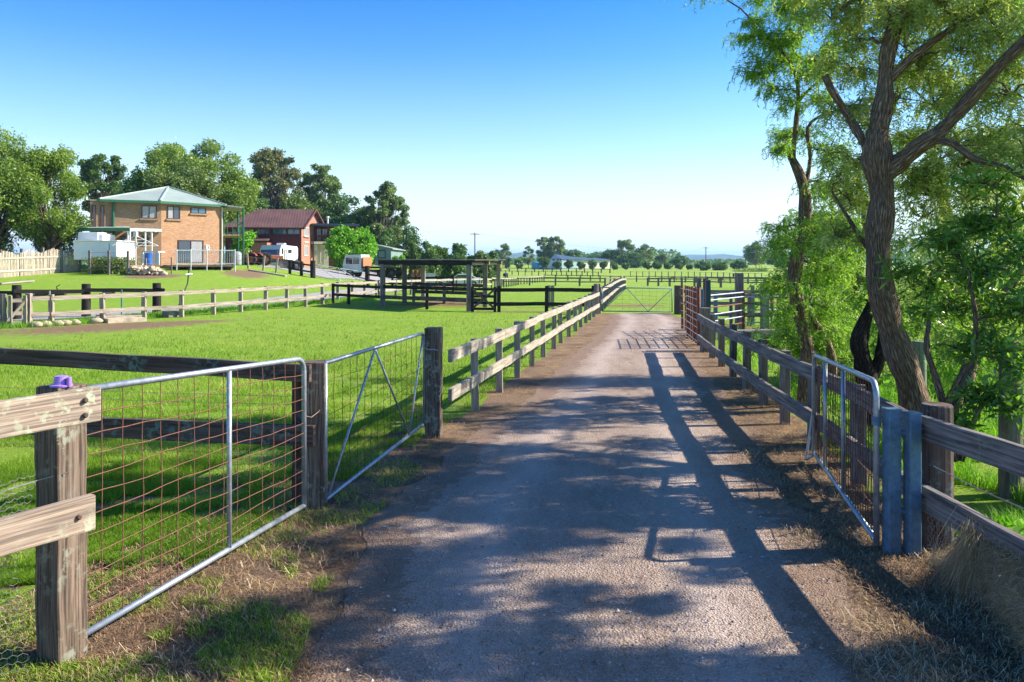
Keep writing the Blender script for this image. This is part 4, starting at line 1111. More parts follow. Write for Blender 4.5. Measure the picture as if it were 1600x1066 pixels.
L3 = L2+dpt; mb = MB(); Wall(R2_, L3, z0, z1).face(mb); Wall(L3, L2, z0, z1).face(mb); mb.build('wall', M['brick_red'], H2)
ov = w1.d*.5; on = w1.n*.6; dr = dpt.normalized()*.6
sl_ = (rz2-z1)/(dpt.length/2)
r1, r2 = zt(C2.lerp(R2_, .5), rz2+.15)+ov, zt(L2.lerp(L3, .5), rz2+.15)+V(0, 0, 0)
f1, f2 = zt(C2, z1-.25)+ov-dr*1.0, zt(L2, z1-.25)-ov-dr*1.0
b1, b2 = zt(R2_, z1-.25)+ov+dr*1.0, zt(L3, z1-.25)-ov+dr*1.0
r2 = r2+w1.d*2.2   # hipped at the left end
def slabpoly(mb, pts, t=.12, uv=None):
    n0 = len(mb.v); n = len(pts); mb.v += [tuple(p) for p in pts]+[tuple(p-V(0, 0, t)) for p in pts]
    d = (pts[1]-pts[0]).normalized(); e_ = (pts[-1]-pts[0]); e_ = (e_-d*e_.dot(d)).normalized()
    uv = [((p-pts[0]).dot(d), (p-pts[0]).dot(e_)) for p in pts]
    mb.face(tuple(range(n0, n0+n)), uv); mb.face(tuple(range(n0+2*n-1, n0+n-1, -1)), uv[::-1])
    for i in range(n): j = (i+1) % n; mb.face((n0+i, n0+n+i, n0+n+j, n0+j), [(0, 0), (0, .1), (1, .1), (1, 0)])
mb = MB(); slabpoly(mb, [f2, f1, r1, r2]); slabpoly(mb, [b1, b2, r2, r1]); slabpoly(mb, [b2, f2, r2])
rf2 = mb.build('roof', M['roof_tile'], H2)
g_ = MB(); g_.beam(f1, f2, .15, .18); sub(g_.build('gutter', M['brown_wood']), rf2)
g_ = MB(); g_.beam(f1+w1.d*.03, r1+w1.d*.03, .05, .25); g_.beam(r1+w1.d*.03, b1+w1.d*.03, .05, .25); sub(g_.build('barge_board', M['brown_wood']), rf2)
for x0, x1, n_, gl in ((362, 378, 2, 'curtain'), (379, 397, 2, 'curtain'), (400, 422, 3, 'glass_blue'), (426, 448, 3, 'glass_blue'), (449, 469, 2, 'glass_blue')):
    w1.window(H2, x0, 354.5, x1, 367, n_, gl, 'window_trim', fw=.1)
w2.window(H2, 474.5, 355, 482, 370, 1, 'curtain', 'alu', 'concrete')
w2.window(H2, 474.5, 384, 481, 400, 1, 'curtain', 'alu')
w2.window(H2, 475, 377.5, 482, 379.5, 1, 'alu', 'alu', name='vent')
# lower lean-to roof on the left, porch and balcony block on the right
q = [P(391, 376, 92), P(418, 376, 92), P(423, 371, 94.8), P(388, 371, 94.8)]
mb = MB(); slabpoly(mb, [Vector(x) for x in q]); mb.build('porch_roof', M['roof_tile'], H2)
mb = MB(); a_, b_2 = P(392, 0, 92.4), P(417, 0, 92.4); a_.z = b_2.z = 0; Wall(a_, b_2, .3, 4.0).face(mb); Wall(b_2, b_2+V(0, 2.4, 0), .3, 4.0).face(mb); mb.build('wall', M['brick_red'], H2)
e0, e1 = P(503.5, 0, 101), P(513.5, 0, 101); e0.z = e1.z = 0
w3 = Wall(P(489, 0, 99.5)*1, P(560, 0, 101), 0, 1)
w3.a.z = w3.b.z = 0
zt3 = CAMH+(HY-354)/FPX*100
w3 = Wall(V(w3.a.x, w3.a.y, 0), V(w3.b.x, w3.b.y, 0), z0, zt3)
mb = MB(); w3.face(mb, 0, w3.L, CAMH+(HY-381)/FPX*100, zt3); w3.face(mb, w3.px(514, 0)[0], w3.L, z0, CAMH+(HY-381)/FPX*100); mb.build('wall', M['maroon'], H2)
mb = MB(); w3.face(mb, 0, w3.px(514, 0)[0], z0, CAMH+(HY-383)/FPX*100, .03); mb.build('porch_wall', M['cream'], H2)
w3.window(H2, 500, 387, 507, 412, 1, 'glass', 'cream', name='door'); w3.window(H2, 507.5, 389, 511.5, 403, 1, 'glass', 'cream')
w3.window(H2, 494.5, 357, 502, 377, 2, 'glass', 'brown_wood'); w3.window(H2, 503, 357, 512, 377, 2, 'glass', 'brown_wood')
mb = MB(); w3.slab(mb, -.2, w3.px(514, 0)[0], CAMH+(HY-382)/FPX*100, CAMH+(HY-378)/FPX*100, .04, 1.3); mb.build('balcony_floor', M['cream'], H2)
mb = MB(); w3.slab(mb, -.2, w3.px(560, 0)[0], zt3+.05, zt3+.3, -3, 1.6); mb.build('flat_roof', M['blue_trim'], H2)
mb = MB()
for px in (489, 514): u = w3.px(px, 0)[0]; mb.beam(w3.at(u, z0, 1.25), w3.at(u, zt3, 1.25), .15, .15)
mb.build('balcony_post', M['window_trim'], H2)
mb = MB(); u0_ = w3.px(514, 0)[0]
for k in range(12): u = u0_*k/12; mb.beam(w3.at(u, CAMH+(HY-378)/FPX*100, 1.22), w3.at(u, CAMH+(HY-369)/FPX*100, 1.22), .04, .04)
mb.beam(w3.at(-.2, CAMH+(HY-369)/FPX*100, 1.22), w3.at(u0_, CAMH+(HY-369)/FPX*100, 1.22), .08, .08); mb.build('balcony_railing', M['brown_wood'], H2)
mb = MB(); q_ = P(512, 0, 101); mb.tube([V(q_.x, q_.y, zt3), V(q_.x, q_.y, zt3+1.1)], .12, 8); mb.tube([V(q_.x, q_.y, zt3+1.1), V(q_.x, q_.y, zt3+1.35)], .2, 8); mb.build('flue', M['alu'], H2)
boxm(488, 494, 383, 391, 98.6, .5, M['alu'], 'air_conditioner', H2)

# caravan
CV = thing('caravan', 'white caravan with a blue front window band parked before the maroon wall', 'caravan', A(436, 85))
fl_, fc, bc = P(405.5, 0, 84.5), P(437, 0, 83.0), P(465.5, 0, 88)
zc0, zc1 = CAMH-(414-HY)/FPX*84, CAMH+(HY-383)/FPX*84
for p_ in (fl_, fc, bc): p_.z = 0
sd = bc-fc; mb = MB()
prof = [(0.0, zc0), (-.0, zc0+.75), (.12, zc0+1.6), (.55, zc1), (sd.length-.25, zc1-.1), (sd.length, zc1-.35), (sd.length, zc0)]
dn = sd.normalized()
near_ = [fc+dn*u+V(0, 0, z) for u, z in prof]; far_ = [fl_+dn*u+V(0, 0, z) for u, z in prof]
mb.poly(near_[::-1][::-1]); mb.poly(far_[::-1])
for i in range(len(prof)): j = (i+1) % len(prof); mb.quad(near_[i], far_[i], far_[j], near_[j])
mb.build('body', M['white_paint'], CV)
wf = Wall(fl_, fc, zc0, zc1); wsd = Wall(fc, bc, zc0, zc1)
mb = MB(); wf.slab(mb, .12, wf.L-.1, zc0+.25, zc0+.62, .003, .03); mb.build('blue_stripe', M['blue_paint'], CV)
mb = MB(); o_ = -dn*.03; a_, b_2, c_, d_ = fl_.lerp(fc, .05)+V(0, 0, zc0+.85)+o_, fl_.lerp(fc, .95)+V(0, 0, zc0+.85)+o_, fl_.lerp(fc, .95)+dn*.12+V(0, 0, zc0+1.6)+o_, fl_.lerp(fc, .05)+dn*.12+V(0, 0, zc0+1.6)+o_
mb.quad(a_, b_2, c_, d_); mb.build('front_window', M['blue_paint'], CV)
wsd.window(CV, 440, 388, 442, 397, 1, 'glass', 'window_trim', fw=.05); wsd.window(CV, 450, 390, 455, 395.5, 1, 'glass', 'window_trim', fw=.05)
wsd.window(CV, 444, 391, 447.5, 408, 1, 'alu', 'window_trim', name='door', fw=.05)
boxm(432, 444, 380, 383.5, 85, .8, M['alu'], 'roof_vent', CV)
def wheel(parent, c, ax, R_, w_, rimmat='alu', name='wheel'):
    wo = torus(MB(), c, ax, R_-w_*.5, w_*.5, 22, 8).build(name, M['rubber'], parent, smooth=True)
    rm = MB().lathe([(R_*.62, -w_*.3), (R_*.64, w_*.1), (R_*.3, w_*.28), (.05, w_*.34)], c, ax, 16).build('rim', M[rimmat])
    rm.parent = wo; return wo
wheel(CV, V(*(wsd.at(wsd.L*.55, zc0+.05, .05))), tuple(wsd.n), .36, .22)
# tractors
def tractor(name, label, px, Y, s_, mat, yaw):
    c = A(px, Y); th = thing(name, label, 'tractor', c)
    rt = Matrix.Translation(c)@Matrix.Rotation(yaw, 4, 'Z')@Matrix.Scale(s_, 4)
    T = lambda x, y, z: rt@V(x, y, z)
    ax = rt.to_3x3()@V(0, 1, 0)
    mb = MB(); mb.beam(T(.1, 0, 1.05), T(1.5, 0, .98), .55*s_, .5*s_, seg=3); mb.beam(T(1.5, 0, .95), T(1.62, 0, .95), .5*s_, .55*s_); mb.build('bonnet', M[mat], th, bevel=.05)
    mb = MB(); mb.beam(T(-.6, 0, .72), T(1.5, 0, .62), .38*s_, .34*s_); mb.build('chassis', M['rust_dark'], th)
    for sy in (-1, 1):
        wheel(th, T(-.45, sy*.72, .72), ax, .72*s_, .34*s_, mat); wheel(th, T(1.3, sy*.6, .38), ax, .38*s_, .2*s_, mat)
        mb = MB(); pts = [T(-.45+.85*math.cos(t), sy*.62, .72+.85*math.sin(t)) for t in np.linspace(.3, 2.6, 8)]
        for a, b in zip(pts, pts[1:]): mb.beam(a, b, .36*s_, .04*s_)
        mb.build('mudguard', M[mat], th)
    MB().beam(T(-.5, 0, .98), T(-.1, 0, .98), .4*s_, .1*s_).build('seat', M['dark_metal'], th)
    MB().tube([T(.9, .1, 1.2), T(.9, .1, 1.85)], .035*s_, 6).build('exhaust', M['rust_dark'], th)
    mb = MB(); mb.tube([T(.2, 0, 1.2), T(-.1, 0, 1.5)], .02*s_, 5); torus(mb, T(-.12, 0, 1.52), rt.to_3x3()@V(-.5, 0, .85), .2*s_, .018*s_, 14, 5); mb.build('steering_wheel', M['dark_metal'], th)
    return th
tractor('tractor', 'old faded red tractor with large wheels, left of the two beside the verandah', 394, 72, .72, 'red_paint', 2.8)
tractor('tractor', 'old rusty orange-red tractor facing right, in front of the caravan', 421, 73, .76, 'orange_paint', .3)
q_ = A(371, 71); tag(MB().lathe([(.4, 0), (.42, .1), (.42, 1.0), (.3, 1.2), (.1, 1.25)], q_, n=14).build('water_tank', M['grey_plastic'], smooth=True), 'small round grey tank under the green verandah', 'tank')
IM = thing('disc_plough', 'black rusted disc plough with a row of round discs beside the dark yard fence', 'farm implement', A(455, 72))
for k in range(5): c = A(442+6.5*k, 71+.3*k, .42); MB().lathe([(.04, -.05), (.42, .04), (.42, .06), (.04, -.02)], c, (.6, -.8, 0), 16).build('disc', M['dark_metal'], IM)
MB().beam(A(438, 71, .75), A(474, 72.4, .7), .15, .15).build('frame', M['rust_dark'], IM)
wheel(IM, A(463, 71.6, .4), (.9, -.3, 0), .45, .2, 'dark_metal')
# dark yard fence and steel gates
yd = [A(388, 66), A(411, 65.5), A(431, 65)]
YF = thing('wire_fence', 'low wire fence on leaning pale posts in front of the tractors', 'fence', yd[0])
for i, c in enumerate(yd): MB().beam(c, c+V((-.1, .12, .15)[i], 0, 1.25), .13, .13).build('post', M['timber'], YF)
for z in (1.0, .6): MB().tube([zt(c, z) for c in [A(372, 66.5)]+yd+[A(450, 64.6)]], .012, 4).build('wire', M['wire'], YF)
MB().beam(A(389, 64, .06), A(447, 63, .06), .3, .12).build('kerb_log', M['timber_white'], YF)
rail_fence('post_and_rail_fence', 'short dark two-rail fence ending in a thick black post below the caravan', [A(453, 66), A(471, 66.2), A(487, 66.4)], 1.2, M['timber_black'], M['timber_black'], [1.0, .45], .2, .15, (0, -1, 0), bev=0)
rpost(bpy.data.objects[-1] if 0 else thing('gate_post', 'thick black round post left of the silver tube gate', 'post', A(489, 66)), A(489, 66), .2, 1.45, M['timber_black'])
def tube_gate(label, px0, px1, Y0, Y1, h=1.15, flip=False):
    a, b = A(px0, Y0), A(px1, Y1); th = thing('tube_gate', label, 'gate', a, 'silver tube gates')
    f = MB(); f.tube([zt(a, .1), zt(a, h), zt(b, h), zt(b, .1), zt(a, .1)], .03, 6); f.build('frame', M['alu'], th)
    f = MB(); f.tube([zt(a, h if not flip else .1), zt(b, .1 if not flip else h)], .025, 6); f.build('brace', M['alu'], th)
    f = MB()
    for k in range(1, 7): f.tube([zt(a, .1+(h-.1)*k/7), zt(b, .1+(h-.1)*k/7)], .008, 4)
    f.build('wire_mesh', M['wire'], th); return th
tube_gate('silver tube gate with one long diagonal brace, left of the pair', 492, 529, 66.5, 66.5, flip=False)
tube_gate('silver tube gate with one long diagonal brace, right of the pair beside the truck', 531, 571, 66.5, 67)
rpost(thing('gate_post', 'thick black post in front of the truck cab', 'post', A(574, 67)), A(574, 67), .2, 1.7, M['timber_black'])
# truck
TR = thing('flatbed_truck', 'old pale-green and white cab-over truck with a dark sloping tray behind the shelter', 'truck', A(562, 82))
yaw = R(-14); c = A(562, 80); rt = Matrix.Translation(c)@Matrix.Rotation(yaw, 4, 'Z'); T = lambda x, y, z: rt@V(x, y, z)
M['cab'] = plain('pale_green_cab_paint', (.52, .62, .56), .45, .4, .1, 3)
mb = MB(); yv = rt.to_3x3()@V(0, 1, 0)
prof = [(-1.3, .55), (-1.38, 1.3), (-1.1, 2.15), (-.95, 2.28), (.55, 2.3), (.62, 2.2), (.62, .55)]
for sy, od in ((-1.0, 1), (1.0, -1)): mb.poly([T(x, sy, z) for x, z in prof][::-od])
for i in range(len(prof)): j = (i+1) % len(prof); mb.quad(T(prof[i][0], -1, prof[i][1]), T(prof[j][0], -1, prof[j][1]), T(prof[j][0], 1, prof[j][1]), T(prof[i][0], 1, prof[i][1]))
mb.build('cab', M['cab'], TR, bevel=.05)
for x0, x1 in ((-1.0, -.35), (-.25, .4)):
    mb = MB(); mb.beam(T(x0, -1.01, 1.68), T(x1, -1.01, 1.68), .03, .62); mb.build('side_window', M['glass'], TR)
mb = MB(); mb.quad(T(-1.39, -.85, 1.38), T(-1.39, .85, 1.38), T(-1.13, .85, 2.08), T(-1.13, -.85, 2.08)); mb.build('windscreen', M['glass'], TR)
MB().beam(T(-1.42, -.95, .7), T(-1.42, .95, .7), .12, .2).build('bumper', M['dark_metal'], TR)
for sy in (-.75, .75): MB().lathe([(.1, 0), (.1, .03)], T(-1.38, sy, .98), -(rt.to_3x3()@V(1, 0, 0)), 12).build('headlight', M['alu'], TR)
MB().beam(T(.7, 0, 1.05), T(4.9, 0, .95), 2.1, .16).build('tray', M['timber_black'], TR)
MB().beam(T(.75, 0, 1.5), T(.85, 0, 1.5), 2.0, 1.1).build('headboard', M['orange_paint'], TR)
MB().beam(T(.6, 0, .7), T(4.8, 0, .65), .8, .22).build('chassis', M['dark_metal'], TR)
for x in (-.6, 2.7, 3.8):
    for sy in (-.9, .9): wheel(TR, T(x, sy, .45), tuple(yv), .45, .26, 'dark_metal')
# stacked dark timber rails beyond, orange pallets, pale sheet fence
rail_fence('post_and_rail_fence', 'dark two-rail fence sloping down behind the shelter from the truck', [A(574, 66), A(613, 64), A(650, 62), A(682, 60), A(708, 58)], 1.15, M['timber_black'], M['timber_black'], [1.0, .5], .16, .16, (0, -1, 0), bev=0)
ST = thing('pallet_stack', 'tall stack of orange slatted pallets behind the shelter roof', 'pallet stack', A(652, 72))
zz = float(TZ(A(652, 72).x, 72))
for k in range(9):
    z = zz+k*.19; q_ = A(652, 72); th_ = MB()
    for j in range(4): th_.beam(V(q_.x-.45, q_.y-.35+j*.23, z+.16), V(q_.x+.45, q_.y-.35+j*.23, z+.16), .12, .04)
    for j in (-.4, 0, .4): th_.beam(V(q_.x+j, q_.y-.4, z+.07), V(q_.x+j, q_.y+.4, z+.07), .1, .13)
    th_.build('pallet', M['orange_paint'], ST)
SF = thing('sheet_fence', 'low pale corrugated metal fence right of the pallet stack', 'fence', A(655, 78))
a, b = A(657, 78), A(681, 77); mb = MB(); n_ = 40
for k in range(n_): q_ = a.lerp(b, k/n_); r_ = a.lerp(b, (k+1)/n_); mb.quad(zt(q_, 0)+V(0, .04*(k % 2), 0), zt(r_, 0)+V(0, .04*((k+1) % 2), 0), zt(r_, 1.4)+V(0, .04*((k+1) % 2), 0), zt(q_, 1.4)+V(0, .04*(k % 2), 0))
mb.build('sheet', M['alu'], SF)
for f in (0, .5, 1): q_ = a.lerp(b, f); MB().beam(q_+V(0, .1, 0), q_+V(0, .1, 1.5), .1, .1).build('post', M['timber_grey'], SF)
CRB = thing('parked_car', 'pale low car partly hidden behind the shelter on the driveway', 'car', A(722, 92))
def car(th, c, yaw, bm):
    rt = Matrix.Translation(c)@Matrix.Rotation(yaw, 4, 'Z'); T = lambda x, y, z: rt@V(x, y, z)
    pr = [(-2.1, .3), (-2.15, .75), (-1.9, .85), (-1.1, .95), (-.5, 1.4), (.9, 1.42), (1.6, 1.0), (2.1, .95), (2.15, .3)]
    mb = MB()
    for sy, od in ((-.82, 1), (.82, -1)): mb.poly([T(x, sy, z) for x, z in pr][::-od])
    for i in range(len(pr)): j = (i+1) % len(pr); mb.quad(T(pr[i][0], -.82, pr[i][1]), T(pr[j][0], -.82, pr[j][1]), T(pr[j][0], .82, pr[j][1]), T(pr[i][0], .82, pr[i][1]))
    mb.build('body', M[bm], th, bevel=.05)
    mb = MB(); mb.poly([T(x, -.835, z) for x, z in ((-.95, .98), (-.45, 1.34), (.85, 1.34), (1.35, 1.0))][::-1]); mb.build('side_window', M['glass'], th)
    ax = tuple(rt.to_3x3()@V(0, 1, 0))
    for x in (-1.35, 1.35):
        for sy in (-.78, .78): wheel(th, T(x, sy, .32), ax, .32, .2)
car(CRB, A(722, 90), .05, 'alu')
# small green shed
def shed(name, label, cat, x0, x1, y_eave, y_base, Y, dep, wm, rm, x2=None, slope=.6, Y2=None, gable=None):
    a, b = P(x0, 0, Y), P(x1, 0, Y); th = thing(name, label, cat, V(a.x, a.y, 0))
    za, zb_ = CAMH-(y_base-HY)/FPX*Y, CAMH+(HY-y_eave)/FPX*Y
    a.z = b.z = 0; c = P(x2, 0, Y2) if x2 else b+V(1, dep, 0); c.z = 0; d = a+(c-b)
    mb = MB(); Wall(a, b, za-1, zb_).face(mb); mb.build('front_wall', M[wm[0]], th)
    mb = MB(); Wall(b, c, za-1, zb_).face(mb); mb.build('side_wall', M[wm[1]], th)
    mb = MB(); Wall(c, d, za-1, zb_).face(mb); Wall(d, a, za-1, zb_).face(mb); mb.build('rear_wall', M[wm[0]], th)
    return th, a, b, c, d, za, zb_
th, a, b, c, d, za, zb_ = shed('garden_shed', 'small green sheet-metal shed with a pale sloping roof right of the bright bush', 'shed', 586, 611, 389, 403.5, 108, 6, ('clad_green', 'clad_green'), None, 629, Y2=113)
mb = MB(); slabpoly(mb, [zt(a, zb_+.7)+V(-.3, -.4, 0), zt(b, zb_+.05)+V(.3, -.4, 0), zt(c, zb_-.1)+V(.4, .3, 0), zt(d, zb_+.5)+V(-.3, .3, 0)]); mb.build('roof', M['roof_green'], th)
mb = MB(); slabpoly(mb, [zt(a, zb_+.68), zt(b, zb_+.03), zt(b, zb_-.02), zt(a, zb_-.02)][::-1], 0.01) if 0 else mb.quad(zt(a, zb_-.01), zt(b, zb_-.01), zt(b, zb_+.04), zt(a, zb_+.64)); mb.build('gable_wall', M['clad_green'], th)
Wall(a, b, za, zb_).window(th, 590, 391, 603, 404, 1, 'clad_green', 'green_trim', name='roller_door', fw=.15)

# far warehouse
a, b, c, d = P(862, 0, 300), P(911, 0, 292), P(953, 0, 330), P(905, 0, 345)
WH = thing('warehouse', 'long pale warehouse with a dark blue roof and three windows in its gable', 'warehouse', V(a.x, a.y, -1.6))
for p_ in (a, b, c, d): p_.z = 0
g0, g1 = P(862, 0, 300), P(878, 0, 292); g0.z = g1.z = 0
e1_, e2_ = P(911, 0, 298), P(953, 0, 306); e1_.z = e2_.z = 0
zE = CAMH+(HY-405.5)/FPX*296
wg = Wall(g0, g1, -2, zE+.3); wm_ = Wall(g1, e1_, -2, zE); wc_ = Wall(e1_, e2_, -2, zE-.3)
back = V(8, 60, 0)
mb = MB(); wg.face(mb); n0 = len(mb.v); mb.build('gable_wall', M['clad_white'], WH)
mb = MB(); wm_.face(mb); mb.build('side_wall', M['clad_mint'], WH)
mb = MB(); wc_.face(mb); mb.build('side_wall', M['clad_cream'], WH)
mb = MB(); Wall(e2_, e2_+V(-4, 40, 0), -2, zE-.3).face(mb); Wall(e2_+V(-4, 40, 0), g0+V(-2, 40, 0), -2, zE).face(mb); Wall(g0+V(-2, 40, 0), g0, -2, zE).face(mb); mb.build('rear_wall', M['clad_white'], WH)
mb = MB(); hi = 1.5
slabpoly(mb, [zt(g1, zE+.2)+V(-.3, -.5, 0), zt(e1_, zE+.0)+V(.5, -.5, 0), zt(e1_, zE+hi*.6)+V(-2, 14, 0), zt(g0, zE+hi+.6)+V(2, 14, 0)])
slabpoly(mb, [zt(g0, zE+.2)+V(-.5, -.3, 0), zt(g1, zE+.2)+V(-.3, -.5, 0), zt(g0, zE+hi+.6)+V(2, 14, 0)])
slabpoly(mb, [zt(e1_, zE-.2)+V(.5, -.5, 0), zt(e2_, zE-.3)+V(.5, -.5, 0), zt(e2_, zE+.3)+V(0, 18, 0), zt(e1_, zE+hi*.6)+V(-2, 14, 0)])
mb.build('roof', M['roof_blue'], WH)
for x0, x1 in ((863.5, 866.5), (870, 873), (874.5, 877)): wg.window(WH, x0, 404, x1, 407.5, 1, 'glass', 'window_trim', fw=.1)
tk = P(840, 0, 300); tag(MB().lathe([(2.3, 0), (2.3, 2.4), (1.6, 2.9), (.2, 3.1)], V(tk.x, tk.y, -1.6), n=20).build('water_tank', plain('blue_tank', (.1, .3, .5), .5), smooth=False), 'round blue tank at the left end of the warehouse', 'tank')
# power poles
def pole(label, px, ytop, Y, r=.16, arms=True):
    b = A(px, Y); top = P(px, ytop, Y); th = thing('power_pole', label, 'power pole', b)
    MB().tube([b, V(b.x, b.y, top.z)], [r*1.2, r*.8], 8).build('pole', M['timber_grey'], th)
    if arms:
        MB().beam(V(b.x-1.1, b.y, top.z-.4), V(b.x+1.1, b.y, top.z-.4), .12, .14).build('crossarm', M['timber_grey'], th)
        for k in (-1, -.35, .35, 1): MB().lathe([(.05, 0), (.08, .08), (.03, .2)], V(b.x+k, b.y, top.z-.33), n=8).build('insulator', M['alu'], th)
    return V(b.x, b.y, top.z-.2)
p1_ = pole('tall thin power pole rising above the dark shrubs right of the shelter', 742, 363.5, 190)
p2_ = pole('dark power pole standing in front of the blue hills', 1103, 386, 330, .22)
p3_ = pole('faint power pole above the tree left of the blue hills', 1050, 392, 420, .22)
pl_ = thing('power_line', 'thin power wires sagging between the distant poles', 'power line', p1_)
for k in (-1, 0, 1):
    for a, b in ((p1_, p3_), (p3_, p2_), (p1_, V(-90, 110, 13))):
        MB().tube([a.lerp(b, t)+V(k, 0, -1.2*4*t*(1-t)) for t in np.linspace(0, 1, 9)], .012, 3, cap=False).build('wire', M['wire'], pl_)
# hills
def hills(name, pxs, Y, mat, dep):
    mb = MB(); n = len(pxs); rows = []
    for k, (sc, dy) in enumerate(((0, -dep), (.55, -dep*.4), (1, 0), (.6, dep*.5), (0, dep))):
        row = []
        for i, (px, py) in enumerate(pxs):
            h = CAMH-(py-HY)/FPX*Y+3; row.append(V((px-800)/FPX*Y, Y+dy, -4+(h+1)*sc*(1+.04*math.sin(i*1.7+k*2))))
        rows.append(row)
    for k in range(4):
        for i in range(n-1): mb.quad(rows[k][i], rows[k][i+1], rows[k+1][i+1], rows[k+1][i])
    o = mb.build(name, mat, smooth=True); return tag(o, kind='structure')
t = NT('forested_hills'); n_ = t.noise(t.vec('Pos', (.004, .004, .01)), 1.5, 6, .6)
M['hill'] = t.done(t.ramp(n_, [(.4, (.03, .06, .03)), (.6, (.09, .13, .06))]), .95)
random.seed(21)
hp = []
for px in range(-300, 2600, 22):
    base = 405+1.2*math.sin(px*.011)+.8*math.sin(px*.033)
    base -= 11*math.exp(-((px-812)/30)**2)*0+10*math.exp(-((px-815)/26)**2)+3.5*math.exp(-((px-1085)/40)**2)+4*math.exp(-((px-1140)/22)**2)
    hp.append((px, base-2.8+random.uniform(-.3, .3)))
hills('hills', hp, 4200, M['hill'], 900)

# ------------------------------------------------------------------ trees
def unit(a): return a/np.maximum(np.linalg.norm(a, axis=-1, keepdims=True), 1e-9)
def leaves_at(pts, size, r, asp=.45, tilt=None):
    """diamond leaves of random direction at pts (n,3) -> (n,4,3)"""
    n = len(pts); d = unit(r.normal(0, 1, (n, 3)))
    if tilt is not None: d = unit(d+np.array(tilt))
    s = unit(np.cross(d, unit(r.normal(0, 1, (n, 3)))))
    L = (size*r.uniform(.6, 1.25, n))[:, None]
    a = pts-d*L*.5; b = pts+s*L*asp*.5; c = pts+d*L*.5; e = pts-s*L*asp*.5
    return np.stack([a, b, c, e], 1)
def curve_pts(a, b, sag=0, wig=.06, n=6, rnd=random):
    a, b = Vector(a), Vector(b); L = (b-a).length; out = []
    for i in range(n+1):
        t = i/n; p = a.lerp(b, t)+V(0, 0, -sag*4*t*(1-t))
        if 0 < i < n: p += V(rnd.uniform(-1, 1), rnd.uniform(-1, 1), rnd.uniform(-1, 1))*wig*L
        out.append(p)
    return out
TREES = 0
def far_tree(label, px0, px1, ytop, Y, kind, base_y=None, trunk_frac=.3, seed=0, mat='leaf_euc', bmat='bark', nleaf=5000, leaf=.3, cat='tree', name='tree', group=None, nclump=26, flat=.6, gap=1.0, wide_low=False, basez=None, clr=None):
    rr_ = random.Random(seed); r = np.random.default_rng(seed)
    pc = (px0+px1)/2; b = A(pc, Y)
    if basez is not None: b.z = basez
    top = CAMH-(ytop-HY)/FPX*Y; H = top-b.z; rad = (px1-px0)/2/FPX*Y
    th = thing(name, label, cat, b, group)
    zlo = b.z+H*trunk_frac; ch = (top-zlo)/2; cc = V(b.x, b.y, zlo+ch)
    cl = []
    cr = clr or .34*gap
    tries = 0
    while len(cl) < nclump and tries < 3000:
        tries += 1
        d = unit(r.normal(0, 1, 3)); k = r.uniform(.35, 1)**.5
        w = 1
        p = np.array([cc.x+d[0]*rad*k*(1-cr*.45), cc.y+d[1]*rad*k*.9, cc.z+d[2]*ch*k*(1-cr*.3)])
        if wide_low: pass
        if not wide_low and p[2] < cc.z and r.uniform() < .35: continue
        if any(np.linalg.norm((p-q[0])/np.array([1, 1, .8])) < rad*(.17 if kind == 'euc' else .11) for q in cl): continue
        cl.append((p, rad*cr*r.uniform(.7, 1.15)))
    # trunk and limbs
    mb = MB(); tr = max(.06, H*.018); fork = V(b.x+rr_.uniform(-.1, .1)*rad, b.y, b.z+H*max(.08, trunk_frac*.8))
    mb.tube(curve_pts(b-V(0, 0, .3), fork, 0, .03, 4, rr_), [tr*1.3, tr*1.1, tr, tr*.95, tr*.9], 7, cap=False)
    for p, q in cl:
        pp = curve_pts(fork, V(*p), 0, .07, 4, rr_); mb.tube(pp, [tr*.6, tr*.45, tr*.3, tr*.18, tr*.08], 5, cap=False)
    mb.build('trunk', M[bmat], th, smooth=True)
    P_, C_ = [], []
    nleaf = int(nleaf*1.5); tot = sum(q**2 for _, q in cl)
    for p, q in cl:
        n = max(20, int(nleaf*q*q/tot)); d = unit(r.normal(0, 1, (n, 3))); k = r.uniform(.2, 1, (n, 1))**.5*np.where(r.uniform(0, 1, (n, 1)) < .3, r.uniform(.9, 1.45, (n, 1)), 1)
        nz = 1+.28*np.sin(d[:, :1]*5+p[0])*np.cos(d[:, 1:2]*4+p[1])
        pt = p+d*k*nz*q*np.array([1, 1, flat]); P_.append(pt)
        C_.append(np.full(n, r.uniform(-.18, .18)))
    pt = np.concatenate(P_); cv = np.concatenate(C_)
    v = leaves_at(pt, leaf, r, .6)
    npmesh('crown', v.reshape(-1, 3), 4, M[mat], th, np.clip(r.uniform(.1, .9, len(pt))+cv, 0, 1))
    return th
